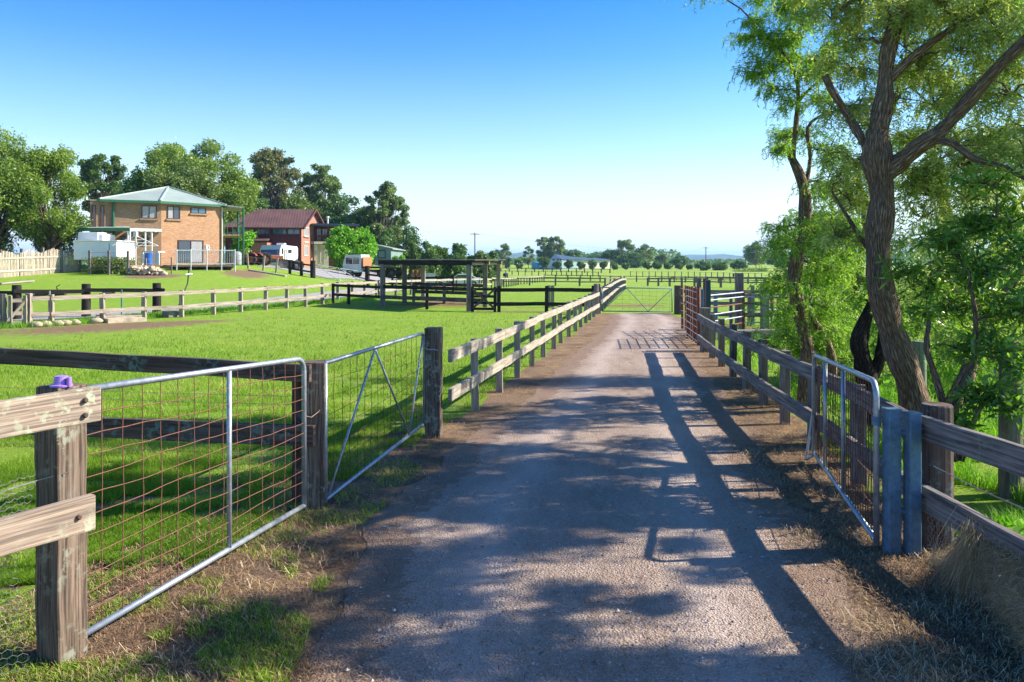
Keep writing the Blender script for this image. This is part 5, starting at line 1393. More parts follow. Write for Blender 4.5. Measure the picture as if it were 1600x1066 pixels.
TL = [
 ('large dense feathery tree at the far left edge, its crown leaning out of frame', -90, 62, 196, 60, 'den', .12, 'leaf_mid', 'bark', 30000, .2, 66, .95, .28),
 ('dense bushy green tree right of the large one, behind the paling fence', 20, 132, 226, 62, 'den', .1, 'leaf_mid', 'bark', 30000, .19, 66, 1.0, .28),
 ('tall thin-trunked pine between the bushy trees and the brick house', 118, 200, 234, 118, 'euc', .4, 'leaf_dark', 'bark', 9500, .38, 50, .65, .22),
 ('low dark tree behind the left part of the brick house', 158, 238, 284, 100, 'den', .1, 'leaf_dark', 'bark_dark', 6000, .4, 24, .8, .3),
 ('big rounded gum tree with billowing clumps behind the brick house', 205, 398, 212, 105, 'den', .15, 'leaf_mid', 'bark_pale', 48000, .34, 115, .8, .185),
 ('olive rounded tree just above the ridge of the green roof', 222, 345, 252, 84, 'den', .1, 'leaf_olive', 'bark', 30000, .27, 80, .95, .26),
 ('gum tree with a brownish open crown and pale limbs above the tiled roof', 383, 473, 227, 140, 'euc', .35, 'leaf_eucbrown', 'bark_pale', 14000, .42, 70, .8, .2),
 ('gum tree with open crown right of the brownish one', 466, 536, 250, 145, 'euc', .32, 'leaf_euc', 'bark_pale', 13000, .42, 66, .8, .21),
 ('low spreading tree behind the tiled roof ridge', 425, 520, 303, 125, 'den', .05, 'leaf_olive', 'bark', 9000, .4, 40, .8, .28),
 ('broad dark tree right of the tiled roof behind the blue-edged flat roof', 500, 598, 306, 128, 'den', .1, 'leaf_shrub', 'bark', 13000, .4, 50, .8, .26),
 ('low dark tree in the gap between the brick house and the tiled roof', 372, 440, 300, 122, 'den', .05, 'leaf_shrub', 'bark', 8000, .4, 34, .9, .28),
 ('dark leafy tree at the foot of the second open gum', 455, 560, 318, 135, 'den', .03, 'leaf_dark', 'bark', 9000, .42, 40, .9, .26),
 ('broad olive tree behind the blue-edged flat roof and the bright bush', 530, 625, 326, 132, 'den', .03, 'leaf_olive', 'bark', 12000, .4, 50, .9, .26),
 ('wide dark tree behind the left gum and the pine', 150, 260, 268, 125, 'den', .05, 'leaf_shrub', 'bark', 12000, .42, 50, .9, .26),
 ('tall open gum tree standing apart over the green shed', 565, 637, 281, 125, 'euc', .12, 'leaf_euc', 'bark_pale', 15000, .36, 80, .8, .2),
 ('grey-green shrub at the foot of the tall open gum', 590, 656, 345, 118, 'den', .02, 'leaf_shrub', 'bark', 5000, .35, 22, .9, .3),
 ('bright yellow-green round bush beside the truck', 513, 591, 356, 90, 'den', .02, 'leaf_bright', 'bark', 16000, .3, 42, .95, .3),
 ('small leafy tree under the green verandah', 357, 404, 361, 84, 'den', .03, 'leaf_bright', 'bark', 5000, .3, 22, .9, .32),
 ('light green bush in front of the green shed', 612, 637, 396, 98, 'den', .0, 'leaf_bright', 'bark', 2600, .25, 14, .8, .35),
]
for i, (lab, x0, x1, yt, Y, kd, tf, m, bm, nl, lf, nc, fl_2, cr) in enumerate(TL):
    far_tree(lab, x0, x1, yt, Y, kd, trunk_frac=tf, seed=100+i, mat=m, bmat=bm, nleaf=nl, leaf=lf, nclump=nc, flat=fl_2, clr=cr, wide_low=(kd == 'den'), name='tree' if 'bush' not in lab and 'shrub' not in lab else 'bush', cat='tree' if 'bush' not in lab.split('beside')[0].split('in front')[0].split('right of')[0] and 'shrub' not in lab else 'bush')
# shrubs row behind the shelter
sh_ = [(630, 662, 376, 105), (645, 684, 374, 108), (668, 706, 377, 112), (698, 738, 379, 118), (728, 766, 384, 122), (752, 782, 389, 128), (640, 690, 388, 95), (690, 730, 394, 98), (736, 770, 396, 112)]
nm = ['first, tallest left one beside the green shed', 'second, next to the shed-side shrub', 'third, with a rounded top', 'fourth, left of the power pole foot', 'fifth, under the power pole', 'lowest one at the right end', 'front one behind the orange pallets', 'front one above the shelter roof', 'front one at the right end of the shelter roof']
for i, (x0, x1, yt, Y) in enumerate(sh_):
    far_tree('dark shrub behind the shelter: '+nm[i], x0, x1, yt, Y, 'den', trunk_frac=.02, seed=200+i, mat='leaf_shrub' if i % 2 else 'leaf_dark', nleaf=3600, leaf=.36, nclump=20, flat=.9, clr=.33, wide_low=True, name='shrub', cat='shrub', group='shrubs behind the open shelter')
FT = [
 ('small rounded gum tree left of the left blue hill', 774, 798, 380, 330, 'euc', .3, 'leaf_euc', 1400, .7, 14, .3),
 ('thin pale gum tree in front of the left blue hill', 816, 836, 384, 340, 'euc', .3, 'leaf_olive', 900, .7, 12, .3),
 ('tall branching gum tree left of the warehouse with an open top', 836, 866, 365, 350, 'euc', .3, 'leaf_euc', 1800, .8, 18, .28),
 ('broad gum tree rising over the left end of the warehouse', 852, 886, 369, 350, 'euc', .2, 'leaf_euc', 2800, .8, 22, .28),
 ('low rounded tree behind the warehouse roof', 874, 910, 389, 380, 'den', .1, 'leaf_shrub', 1800, .9, 18, .3),
 ('low grey tree line at the right end of the warehouse', 912, 946, 396, 400, 'den', .1, 'leaf_shrub', 1500, .9, 16, .3),
 ('dark tree right of the warehouse', 936, 972, 391, 370, 'den', .1, 'leaf_shrub', 2400, .9, 20, .3),
 ('tallest open gum tree in the group right of the warehouse', 960, 994, 373, 360, 'euc', .35, 'leaf_euc', 2200, .8, 20, .28),
 ('gum tree with a sloping crown beside the tallest one', 990, 1025, 382, 365, 'euc', .3, 'leaf_euc', 1900, .8, 18, .28),
 ('broad dark understorey tree below the tallest gum', 962, 1012, 396, 350, 'den', .05, 'leaf_shrub', 2600, .9, 24, .28),
 ('small flat-topped gum left of the middle power pole', 1022, 1046, 397, 380, 'euc', .3, 'leaf_euc', 1200, .8, 14, .32),
 ('rounded gum tree left of the blue hills', 1044, 1075, 400, 340, 'den', .1, 'leaf_shrub', 2200, .8, 20, .3),
 ('broad bush under the dark power pole', 1084, 1111, 410.5, 260, 'den', .0, 'leaf_shrub', 1800, .5, 20, .3),
 ('rounded bush right of the dark power pole', 1111, 1138, 410, 270, 'den', .0, 'leaf_dark', 1800, .5, 20, .3),
 ('dark tree clump left of the tall gum at the edge of the near foliage', 1142, 1168, 408, 300, 'den', .05, 'leaf_dark', 1600, .7, 16, .3),
 ('tall gum tree beside the near foliage over the far plain', 1163, 1200, 379, 320, 'euc', .3, 'leaf_euc', 2400, .7, 22, .28),
 ('low pale bushes at the foot of the tall right gum', 1146, 1200, 424, 240, 'den', .0, 'leaf_mid', 1400, .5, 18, .25),
 ('dark tree behind the near foliage on the right skyline', 1195, 1240, 392, 330, 'den', .1, 'leaf_dark', 1800, .8, 18, .3),
]
for i, (lab, x0, x1, yt, Y, kd, tf, m, nl, lf, nc, cr) in enumerate(FT):
    far_tree(lab, x0, x1, yt, Y, kd, trunk_frac=tf*.6, seed=300+i, mat=m, bmat='bark', nleaf=nl*2, leaf=lf*.8, nclump=int(nc*1.6), flat=.8, clr=cr, wide_low=(kd == 'den'))
LP = [(792.5, 409, 7, 'leftmost, left of the blue tank'), (811, 413, 6.5, 'second from the left'), (850, 410, 9, 'largest, in front of the blue tank'), (870, 414, 6.5, 'in front of the white gable'), (888.5, 413, 7.2, 'in front of the mint wall, left one'), (907, 416, 6.8, 'in front of the mint wall, right one'),
      (925, 413, 7, 'in front of the cream wall, left one'), (943, 415, 6.6, 'in front of the cream wall, right one'), (960, 419, 5, 'first right of the warehouse'), (978, 418, 6, 'second right of the warehouse'), (1012, 416, 7, 'left of three touching ones'), (1027, 417, 8, 'middle of three touching ones'), (1044, 418, 7.5, 'right of three touching ones'),
      (1061, 420, 6.2, 'left of the last two before the blue hills'), (1077, 420, 6, 'last one before the blue hills')]
for i, (px, py, rp, lab) in enumerate(LP):
    Y = 285; far_tree('round clipped tree in the far row, '+lab, px-rp, px+rp, py-rp*.95, Y, 'den', trunk_frac=.18, seed=400+i, mat='leaf_dark' if i % 3 else 'leaf_shrub', nleaf=1500, leaf=.5, nclump=18, flat=1, clr=.4, wide_low=True, group='row of clipped round trees')
# background belt behind everything: far wood that reads as one mass
r = np.random.default_rng(77); n = 50000
ax_ = r.uniform(-620, 1400, n); dd_ = r.uniform(520, 700, n); pxx_ = 800+ax_/dd_*1244; hh = 3.0+5*((pxx_ < 1062) & (pxx_ > 840))+4.5*(pxx_ < 790)+6*(pxx_ > 1180)+1.6*np.sin(ax_*.02)+1.2*np.sin(ax_*.071+1)+.8*np.sin(ax_*.19)
zz_ = -1.6+r.uniform(0, 1, n)**.7*np.maximum(hh, 2)
v = leaves_at(np.stack([ax_, dd_, zz_], 1), 2.6, r, .7)
o = npmesh('far_wood', v.reshape(-1, 3), 4, M['leaf_shrub'], None, r.uniform(.1, .9, n)); tag(o, 'continuous belt of distant low trees along the horizon', 'wood', kind='stuff')

# ------------------------------------------------------------------ the near trees on the right
def clump_tree(name, label, trunks, clumps, leafm, barkm='bark', seed=0, strands=46, nl=26, style='strand', leaf=.042, twn=7, cat='tree', hang=(.10, .34)):
    """trunks: list of (points, radii); clumps: list of (centre, radius, density)"""
    rr_ = random.Random(seed); r = np.random.default_rng(seed)
    th = thing(name, label, cat, V(trunks[0][0][0].x, trunks[0][0][0].y, 0))
    mb = MB(); nodes = []
    for pts, rad in trunks:
        P_, R_ = [], []
        for i in range(len(pts)-1):   # smooth subdivision
            p0_, p1_, p2_, p3_ = pts[max(i-1, 0)], pts[i], pts[i+1], pts[min(i+2, len(pts)-1)]
            k_ = max(3, int((p2_-p1_).length/.12))
            for k in range(k_):
                t = k/k_
                q = .5*((2*p1_)+(p2_-p0_)*t+(2*p0_-5*p1_+4*p2_-p3_)*t*t+(3*p1_-p0_-3*p2_+p3_)*t**3)
                P_.append(q); R_.append(rad[i]+(rad[i+1]-rad[i])*t)
        P_.append(pts[-1]); R_.append(rad[-1])
        R_ = [x*(1+.10*math.sin(i*1.3+rad[0]*50)+rr_.uniform(-.04, .04)) for i, x in enumerate(R_)]
        mb.tube(P_, R_, 20 if rad[0] > .06 else 8, rough=.085, rnd=rr_)
        nodes += [(p, x) for p, x in zip(P_, R_)]
    bm = mb; roots = []; cvs = []
    for (c, cr, dens) in clumps:
        c = Vector(c)
        cand = [(max(0.01, (p-c).length)+(0 if p.z < c.z+.3 else 2), p, x) for p, x in nodes if x < .3]
        d, p, x = min(cand, key=lambda q: q[0])
        x = min(x*.6, .035, .012+cr*.03)
        if d > .05:
            pp = curve_pts(p, c, -.1*min(d, 2), .06, 6, rr_); bm.tube(pp, [x*(1-.7*i/6) for i in range(7)], 6, cap=False)
            nodes += [(q, .02) for q in pp[3:]]
        for k in range(twn):
            dr = Vector(unit(r.normal(0, 1, 3))); dr.z = dr.z*.6+.2
            e_ = c+dr*cr*rr_.uniform(.6, 1.1); tp_ = curve_pts(c, e_, -.08*cr, .08, 4, rr_)
            bm.tube(tp_, [.009, .007, .005, .004, .0025], 4, cap=False)
            m = int(strands*dens/twn)
            for q in range(m):
                t = rr_.uniform(.15, 1)*4; i = min(3, int(t)); s_ = tp_[i].lerp(tp_[i+1], t-i)
                roots.append(s_+V(rr_.gauss(0, .05), rr_.gauss(0, .05), rr_.gauss(0, .04))*(cr/.5)); cvs.append(cr)
    bm.build('trunk', M[barkm], th, smooth=True)
    if not roots: return th
    r0 = np.array([tuple(q) for q in roots]); n = len(r0); cvs = np.array(cvs)
    if style == 'strand':
        L = r.uniform(hang[0], hang[1], n)*(cvs/.5)**.5; out = unit(np.concatenate([r.normal(0, 1, (n, 2)), np.zeros((n, 1))], 1))*(r.uniform(.2, 1.25, n)*L)[:, None]
        t = np.linspace(.06, 1, nl)[None, :, None]
        P_ = r0[:, None]+out[:, None]*(1-(1-t)**2)+np.array([0, 0, -1])*(L*r.uniform(.25, 1.0, n))[:, None, None]*(t**1.4)+np.array([0, 0, .9])*L[:, None, None]*(t*(1-t))*r.uniform(0, 1, (n, 1, 1))
        tang = np.gradient(P_, axis=1); tang = unit(tang)
        sd = unit(np.cross(tang, r.normal(0, 1, (n, nl, 3))))
        alt = np.where(np.arange(nl) % 2 == 0, 1., -1.)[None, :, None]
        base_sd = unit(np.cross(tang, np.array([0, 0, 1.])+out[:, None]*.01+1e-3)); sd = unit(base_sd*alt+sd*.55)
        ld = unit(sd*.75+tang*.65+r.normal(0, .15, (n, nl, 3)))
        ln = leaf*r.uniform(.7, 1.3, (n, nl, 1)); wd = unit(np.cross(ld, r.normal(0, 1, (n, nl, 3))))*ln*.13
        a = P_; b = P_+ld*ln*.45+wd; c = P_+ld*ln; e = P_+ld*ln*.45-wd
        v = np.stack([a, b, c, e], 2).reshape(-1, 3)
        rv = np.clip(np.repeat(r.uniform(.1, .9, n), nl)+r.uniform(-.15, .15, n*nl), 0, 1)
        # stems of the strands
        k = [0, nl//3, 2*nl//3, nl-1]; w_ = unit(np.cross(tang, np.array([0, 1., 0])))*.0022
        sv = []
        for i in range(3): sv.append(np.stack([P_[:, k[i]]-w_[:, k[i]], P_[:, k[i]]+w_[:, k[i]], P_[:, k[i+1]]+w_[:, k[i+1]], P_[:, k[i+1]]-w_[:, k[i+1]]], 1).reshape(-1, 3))
        sv = np.concatenate(sv); v = np.concatenate([v, sv]); rv = np.concatenate([rv, np.full(len(sv)//4, .45)])
    else:
        m = nl; pt = np.repeat(r0, m, 0); d = unit(r.normal(0, 1, (n*m, 3))+np.array([0, 0, .25])); pt = pt+r.normal(0, .05, (n*m, 3))
        ln = (leaf*r.uniform(.6, 1.3, n*m))[:, None]; wd = unit(np.cross(d, r.normal(0, 1, (n*m, 3))))*ln*.13
        v = np.stack([pt, pt+d*ln*.45+wd, pt+d*ln+np.array([0, 0, -.012]), pt+d*ln*.45-wd], 1).reshape(-1, 3)
        rv = np.clip(np.repeat(r.uniform(.1, .9, n), m)+r.uniform(-.2, .2, n*m), 0, 1)
    npmesh('foliage', v, 4, M[leafm], th, rv)
    return th
def tp(lst, Y, rad):
    """trunk from photo points; items may carry their own distance"""
    return ([P(q[0], q[1], q[2] if len(q) > 2 else Y) for q in lst], rad)
random.seed(31)
Rn = random.Random(31)
# tree A: the big one
A_tr = [tp([(1445, 745), (1438, 680), (1425, 610), (1398, 530), (1376, 450), (1372, 380), (1378, 310), (1370, 250), (1371, 205)], 7.8, [.25, .21, .19, .175, .165, .16, .16, .18, .15]),
        tp([(1371, 215), (1382, 150), (1386, 90), (1398, 40), (1412, -30), (1420, -120)], 7.8, [.135, .115, .10, .1, .09, .07]),
        tp([(1378, 275), (1405, 255, 7.7), (1440, 225, 7.5), (1470, 205, 7.4), (1520, 150, 7.2), (1565, 100, 7.0), (1640, 30, 6.8)], 7.8, [.13, .12, .11, .09, .08, .07, .05]),
        tp([(1384, 130), (1420, 95, 7.7), (1465, 60, 7.6), (1520, 25, 7.5), (1600, -20, 7.4)], 7.8, [.075, .06, .05, .045, .03]),
        tp([(1366, 255), (1345, 215, 7.9), (1325, 180, 8), (1305, 150, 8), (1288, 118, 8)], 7.8, [.07, .06, .055, .05, .055]),
        tp([(1455, 218, 7.45), (1490, 225, 7.3), (1525, 250, 7.2), (1570, 262, 7.1), (1640, 300, 7)], 7.8, [.06, .045, .04, .035, .02]),
        tp([(1400, 30), (1375, 0, 7.8), (1345, -5, 7.8), (1315, 15, 7.8)], 7.8, [.05, .035, .03, .02]),
        tp([(1455, 720), (1478, 650, 8.0), (1510, 590, 8.2), (1530, 520, 8.4), (1560, 470, 8.5), (1600, 420, 8.6), (1680, 330, 8.8)], 8, [.15, .12, .10, .08, .06, .05, .03]),
        tp([(1380, 420), (1350, 380, 8), (1325, 340, 8.2), (1300, 300, 8.4)], 7.8, [.05, .035, .03, .015])]
A_tr = [(p_, [x*.72 for x in r_]) for p_, r_ in A_tr]
A_cl = []
for (x, y, Y, q, d) in ((1300, 30, 8.0, .42, 1), (1340, 60, 7.9, .45, 1), (1330, 110, 8.3, .4, .9), (1310, 175, 8.2, .35, .8), (1345, 170, 8.4, .4, .8), (1425, 25, 7.5, .45, .9), (1470, 10, 7.6, .5, 1), (1540, 0, 7.4, .5, 1), (1440, 110, 8.2, .45, .9), (1500, 80, 7.8, .5, 1), (1560, 60, 7.5, .5, 1),
        (1460, 165, 8.2, .45, .8), (1520, 150, 8.0, .5, 1), (1580, 150, 7.6, .5, 1), (1330, 250, 8.5, .4, .8), (1430, 290, 8.3, .4, .9), (1500, 230, 8.2, .5, 1), (1560, 220, 8.0, .5, 1), (1600, 250, 7.4, .5, 1), (1330, 320, 8.8, .42, .9), (1440, 340, 8.6, .45, .9), (1510, 310, 8.4, .5, 1), (1580, 330, 8.0, .5, 1),
        (1350, -60, 8, .6, 1), (1450, -90, 8, .7, 1), (1560, -80, 7.5, .7, 1), (1290, -40, 8.3, .5, .9), (1390, 60, 8.8, .4, .8), (1400, 160, 8.9, .35, .7), (1660, 100, 7.2, .6, 1), (1660, 250, 7.2, .6, 1), (1250, -10, 8.6, .3, .7), (1480, 390, 9, .45, .9), (1560, 400, 9, .5, .9)):
    A_cl.append((P(x, y, Y), q, d))
for k in range(46):
    x, y, Y = Rn.uniform(1300, 1640), Rn.uniform(-70, 400), Rn.uniform(7.3, 9.4)
    if 1330 < x < 1410 and Rn.random() < .6: continue
    A_cl.append((P(x, y, Y), Rn.uniform(.28, .42), .8))
clump_tree('pepper_tree', 'biggest rough-barked tree with a thick leaning trunk behind the open right gate', A_tr, A_cl, 'leaf_silver', seed=41, strands=84, nl=16, leaf=.05)
# tree B: slender one on the left of the group
B_tr = [tp([(1262, 660), (1258, 600), (1262, 550), (1252, 500), (1241, 450), (1244, 410), (1256, 360), (1258, 310), (1250, 275), (1236, 245), (1226, 225)], 10.5, [.15, .13, .125, .12, .12, .115, .105, .10, .085, .065, .05]),
        tp([(1238, 250), (1243, 200), (1247, 160), (1244, 120), (1225, 85), (1200, 60), (1178, 55)], 10.5, [.055, .045, .04, .033, .025, .016, .01]),
        tp([(1256, 300), (1266, 250), (1262, 200), (1285, 180), (1300, 178)], 10.5, [.05, .035, .03, .025, .015]),
        tp([(1247, 158), (1275, 130), (1300, 115)], 10.5, [.03, .02, .012]),
        tp([(1245, 470), (1270, 500, 10.7), (1290, 530, 10.8), (1300, 560, 10.9), (1302, 620, 11)], 10.5, [.05, .06, .07, .08, .09])]
B_cl = []
for (x, y, q, d) in ((1178, 35, .26, .8), (1200, 62, .33, .9), (1168, 62, .26, .8), (1222, 98, .36, .9), (1186, 100, .3, .8), (1176, 118, .2, .6), (1210, 140, .32, .8), (1240, 60, .34, .8), (1262, 30, .4, .9), (1235, 15, .3, .7), (1258, 120, .38, .9), (1240, 165, .3, .7),
        (1285, 90, .4, .9), (1280, 150, .35, .8), (1222, 215, .26, .8), (1218, 232, .2, .7), (1262, 215, .35, .7), (1290, 240, .4, .8), (1300, 290, .36, .8), (1285, 310, .4, .9), (1222, 355, .3, .8), (1215, 390, .33, .9), (1275, 370, .42, 1), (1300, 350, .4, .8), (1270, 430, .42, 1.1),
        (1222, 450, .3, .9), (1225, 490, .28, .7), (1300, 420, .42, 1), (1290, 480, .4, 1.1), (1320, 470, .4, 1), (1230, 530, .28, .6), (1310, 520, .35, .8), (1060, -22, .26, .8), (1105, -14, .22, .8), (1140, -26, .3, .9), (1180, -30, .3, .9)):
    B_cl.append((P(x, y, 10.5+Rn.uniform(-.4, .5)), q, d))
for k in range(34):
    y = Rn.uniform(330, 560); x = Rn.uniform(1215, 1340); B_cl.append((P(x, y, 11.0+Rn.uniform(0, .9)), Rn.uniform(.25, .38), .8))
for k in range(16): B_cl.append((P(Rn.uniform(1175, 1320), Rn.uniform(-20, 130), 10.5+Rn.uniform(-.3, .6)), Rn.uniform(.2, .34), .7))
B_tr = [(p_, [x*.75 for x in r_]) for p_, r_ in B_tr]
clump_tree('pepper_tree', 'slender crooked tree with hanging feathery leaves, leftmost of the near trees beside the road', B_tr, B_cl, 'leaf_pepper', seed=42, strands=88, nl=16, leaf=.045)
# tree C behind, fills between
C_tr = [tp([(1300, 640), (1305, 560), (1300, 500), (1315, 440), (1330, 390), (1310, 330)], 13, [.11, .1, .09, .07, .05, .03]), tp([(1302, 540), (1325, 480), (1345, 400), (1350, 330), (1340, 260)], 13, [.07, .06, .05, .04, .02]), tp([(1312, 470), (1300, 420), (1280, 400)], 13, [.04, .03, .015])]
C_cl = [(P(x+Rn.uniform(-12, 12), y+Rn.uniform(-12, 12), Y), .62, 1) for x, y, Y in ((1290, 330, 13), (1340, 300, 13.4), (1300, 400, 13), (1350, 380, 13.5), (1290, 460, 12.8), (1345, 450, 13.2), (1300, 520, 12.6), (1350, 520, 13), (1255, 400, 13.4), (1240, 470, 13.6), (1390, 480, 13.5), (1320, 250, 13.6), (1370, 240, 13.8), (1215, 540, 12.6), (1255, 560, 12), (1290, 575, 12), (1330, 565, 12.2), (1365, 585, 12), (1235, 500, 13), (1400, 560, 13), (1230, 440, 13.2), (1440, 520, 12.5), (1490, 560, 12.5), (1540, 530, 12), (1590, 560, 12), (1610, 500, 12))]
clump_tree('pepper_tree', 'feathery bright tree with a forked trunk between the slender and the big tree', C_tr, C_cl, 'leaf_pepper', seed=43, strands=90, nl=15, leaf=.06)
# tree D: behind on the right
D_tr = [tp([(1520, 560), (1500, 500), (1490, 430), (1480, 350), (1470, 260)], 14, [.16, .14, .12, .1, .06]), tp([(1500, 470), (1545, 400), (1590, 320), (1650, 240)], 14, [.08, .07, .05, .03])]
D_cl = [(P(x+Rn.uniform(-15, 15), y+Rn.uniform(-15, 15), Y), .75, .9) for x in (1400, 1450, 1500, 1550, 1600, 1660) for y, Y in ((40, 14.5), (130, 14), (215, 14), (290, 13.5), (370, 13.5), (450, 13), (525, 13.5))]
clump_tree('pepper_tree', 'silvery drooping tree standing behind the big tree in the paddock', D_tr, D_cl, 'leaf_silver', seed=44, strands=72, nl=14, leaf=.075)
# dark stump-like trunk between
S_tr = [tp([(1362, 700), (1358, 620), (1350, 570), (1342, 535), (1352, 500), (1362, 470)], 8.6, [.13, .11, .10, .09, .07, .03]), tp([(1358, 600), (1375, 560), (1380, 520), (1385, 470)], 8.6, [.07, .06, .05, .03])]
clump_tree('old_stump_tree', 'short twisted dark trunk between the slender and the big tree', S_tr, [(P(1352, 470, 8.7), .3, .7), (P(1385, 500, 9), .3, .5)], 'leaf_pepper', 'bark_dark', seed=45)
# oleander like shrub at the right with brown stems
E_tr = [tp([(1490, 720), (1478, 650), (1462, 590), (1448, 545), (1452, 500)], 6.6, [.035, .032, .03, .025, .015]), tp([(1492, 720), (1490, 640), (1520, 570), (1525, 500), (1515, 440)], 6.6, [.03, .03, .025, .02, .012]),
        tp([(1500, 720), (1530, 640), (1570, 590), (1610, 560)], 6.6, [.03, .025, .02, .012]), tp([(1490, 700), (1500, 600), (1550, 520), (1590, 440)], 6.9, [.035, .03, .025, .015])]
E_cl = [(P(x+Rn.uniform(-12, 12), y+Rn.uniform(-10, 10), Y), q, d) for x, y, Y, q, d in ((1470, 390, 7, .3, 1), (1520, 370, 7, .32, 1), (1570, 350, 6.8, .35, 1), (1450, 450, 7.2, .28, .8), (1500, 430, 6.9, .32, 1), (1550, 430, 6.7, .32, 1), (1600, 410, 6.5, .32, 1),
        (1480, 490, 7, .26, .8), (1540, 490, 6.8, .3, 1), (1590, 490, 6.4, .32, 1), (1510, 545, 6.8, .2, .6), (1560, 560, 6.6, .26, .8), (1595, 580, 6.2, .28, .9), (1530, 620, 6.4, .22, .7), (1500, 670, 6.3, .16, .6), (1570, 630, 6.2, .2, .6), (1420, 420, 7.3, .2, .5), (1440, 500, 7.2, .18, .5), (1650, 480, 6.5, .4, 1), (1560, 290, 6.8, .3, .7))]
clump_tree('leafy_shrub', 'dark glossy-leaved shrub with thin brown stems in front of the right edge', E_tr, E_cl, 'leaf_oleander', 'bark', seed=46, strands=50, nl=8, style='leaf', leaf=.095, cat='shrub')
# unseen tree added past the right edge; crown clumps placed to shade the ground
def shade(px, py, z, q=.7, d=.8):
    g = G(px, py); return (V(g.x+1.42*z, g.y+.22*z, z), q, d)
F_cl = []
for px, py, z, q, d in ((760, 640, 5.6, .5, .6), (860, 640, 5.4, .5, .55), (960, 650, 5, .5, .55), (640, 700, 5.8, .6, .8), (740, 700, 5.3, .6, .7), (850, 705, 5, .55, .7), (960, 700, 4.9, .5, .6), (620, 750, 5.6, .6, .9), (720, 755, 5.2, .6, .9), (830, 760, 4.8, .5, .9), (930, 765, 4.6, .5, .8), (1010, 770, 4.4, .4, .8),
        (560, 800, 5.5, .55, .8), (660, 810, 5.2, .5, .9), (760, 815, 4.9, .5, .9), (860, 820, 4.7, .45, .9), (960, 825, 4.5, .45, .8), (1060, 800, 4.2, .4, .8), (1150, 800, 4.2, .4, .8), (1240, 800, 4, .4, .9), (620, 870, 4.9, .4, .8), (720, 880, 4.8, .4, .8), (820, 890, 4.6, .36, .8), (1000, 900, 4.6, .36, .8), (1120, 880, 4.2, .36, .9), (1230, 880, 4.2, .36, .9), (1320, 860, 4.1, .35, .9),
        (560, 940, 5, .36, .8), (700, 960, 4.7, .3, .7), (840, 980, 4.6, .3, .6), (640, 1050, 4.6, .34, .8), (780, 1060, 4.6, .3, .7), (1000, 1040, 4.5, .3, .6), (1120, 1060, 4.4, .3, .8), (1400, 1060, 4.2, .35, .9), (1300, 1060, 4.2, .3, .8), (1540, 1040, 4, .3, .7), (1180, 700, 4.6, .45, .7), (1200, 760, 4.3, .4, .8), (1260, 740, 4, .4, .7), (460, 830, 5.6, .3, .6), (400, 960, 5.4, .3, .7), (320, 1000, 5.5, .3, .6), (260, 1050, 5.5, .3, .6)):
    F_cl.append(shade(px, py, z, q, d))
for px, py, z, q, d in ((150, 690, 6, .4, .8), (240, 700, 6, .45, .8), (330, 690, 6, .45, .9), (420, 700, 6, .45, .9), (520, 690, 5.8, .5, .9), (580, 650, 6, .45, .9), (640, 640, 6, .5, .9), (470, 740, 5.8, .4, .8), (200, 760, 6, .35, .7), (560, 720, 5.6, .5, .9),
        (690, 650, 5.7, .5, .8), (800, 670, 5.5, .5, .8), (900, 670, 5.3, .5, .7), (700, 725, 5.4, .5, .9), (800, 730, 5.2, .5, .9), (900, 735, 5, .5, .9), (990, 735, 4.7, .45, .8), (680, 780, 5.3, .5, .9), (790, 785, 5, .5, .9), (890, 790, 4.8, .45, .9), (990, 800, 4.5, .4, .9), (560, 770, 5.6, .5, .9),
        (520, 850, 5.4, .4, .9), (700, 840, 5, .4, .9), (800, 850, 4.8, .4, .9), (900, 850, 4.7, .4, .9), (600, 905, 5, .35, .8), (690, 920, 4.9, .3, .8), (1180, 850, 4.2, .36, .9), (1100, 840, 4.3, .36, .9), (1200, 820, 4.2, .36, .9),
        (500, 1000, 5, .3, .8), (590, 1010, 4.9, .3, .8), (880, 940, 4.6, .26, .7), (930, 1060, 4.5, .3, .7), (860, 1050, 4.6, .3, .8), (1060, 960, 4.4, .26, .7), (1160, 960, 4.3, .3, .8), (1480, 1060, 4.1, .3, .9), (1180, 930, 4.2, .3, .8), (700, 1020, 4.8, .28, .7)):
    F_cl.append(shade(px, py, z, q, d))
F_cl = [q for k, q in enumerate(F_cl) if (q[0].x-1.42*q[0].z)/(q[0].y-.22*q[0].z)*1244+800 < 985 and k % 9 != 4]
F_cl += [shade(*q) for q in ((1010, 1064, 4.4, .28, .8), (1090, 1050, 4.3, .22, .7), (1180, 1064, 4.3, .28, .9), (1330, 1062, 4.2, .28, .9), (1420, 1050, 4.2, .28, .9), (1520, 1062, 4.1, .3, .9), (1590, 1000, 4.0, .25, .7), (1000, 960, 4.5, .2, .5), (1110, 905, 4.4, .2, .5), (1060, 860, 4.4, .22, .6), (1230, 760, 4.2, .25, .6), (1140, 690, 4.5, .25, .6), (1180, 740, 4.3, .2, .6))]
F_tr = [([V(9.0, 7.2, -.1), V(8.9, 7.2, 1.5), V(8.7, 7.1, 3.0), V(8.2, 7.0, 4.2), V(7.4, 7.2, 5.2), V(6.4, 8.0, 5.8)], [.3, .25, .22, .18, .13, .06]), ([V(8.5, 7.1, 3.6), V(8.6, 8.6, 4.8), V(7.6, 9.6, 5.4), V(6.6, 10, 5.6)], [.12, .09, .06, .03])]
clump_tree('pepper_tree', 'unseen tree added outside the right edge, crown shaped to dapple the road with shade', F_tr, F_cl, 'leaf_pepper', seed=47, strands=84, nl=12, leaf=.09)

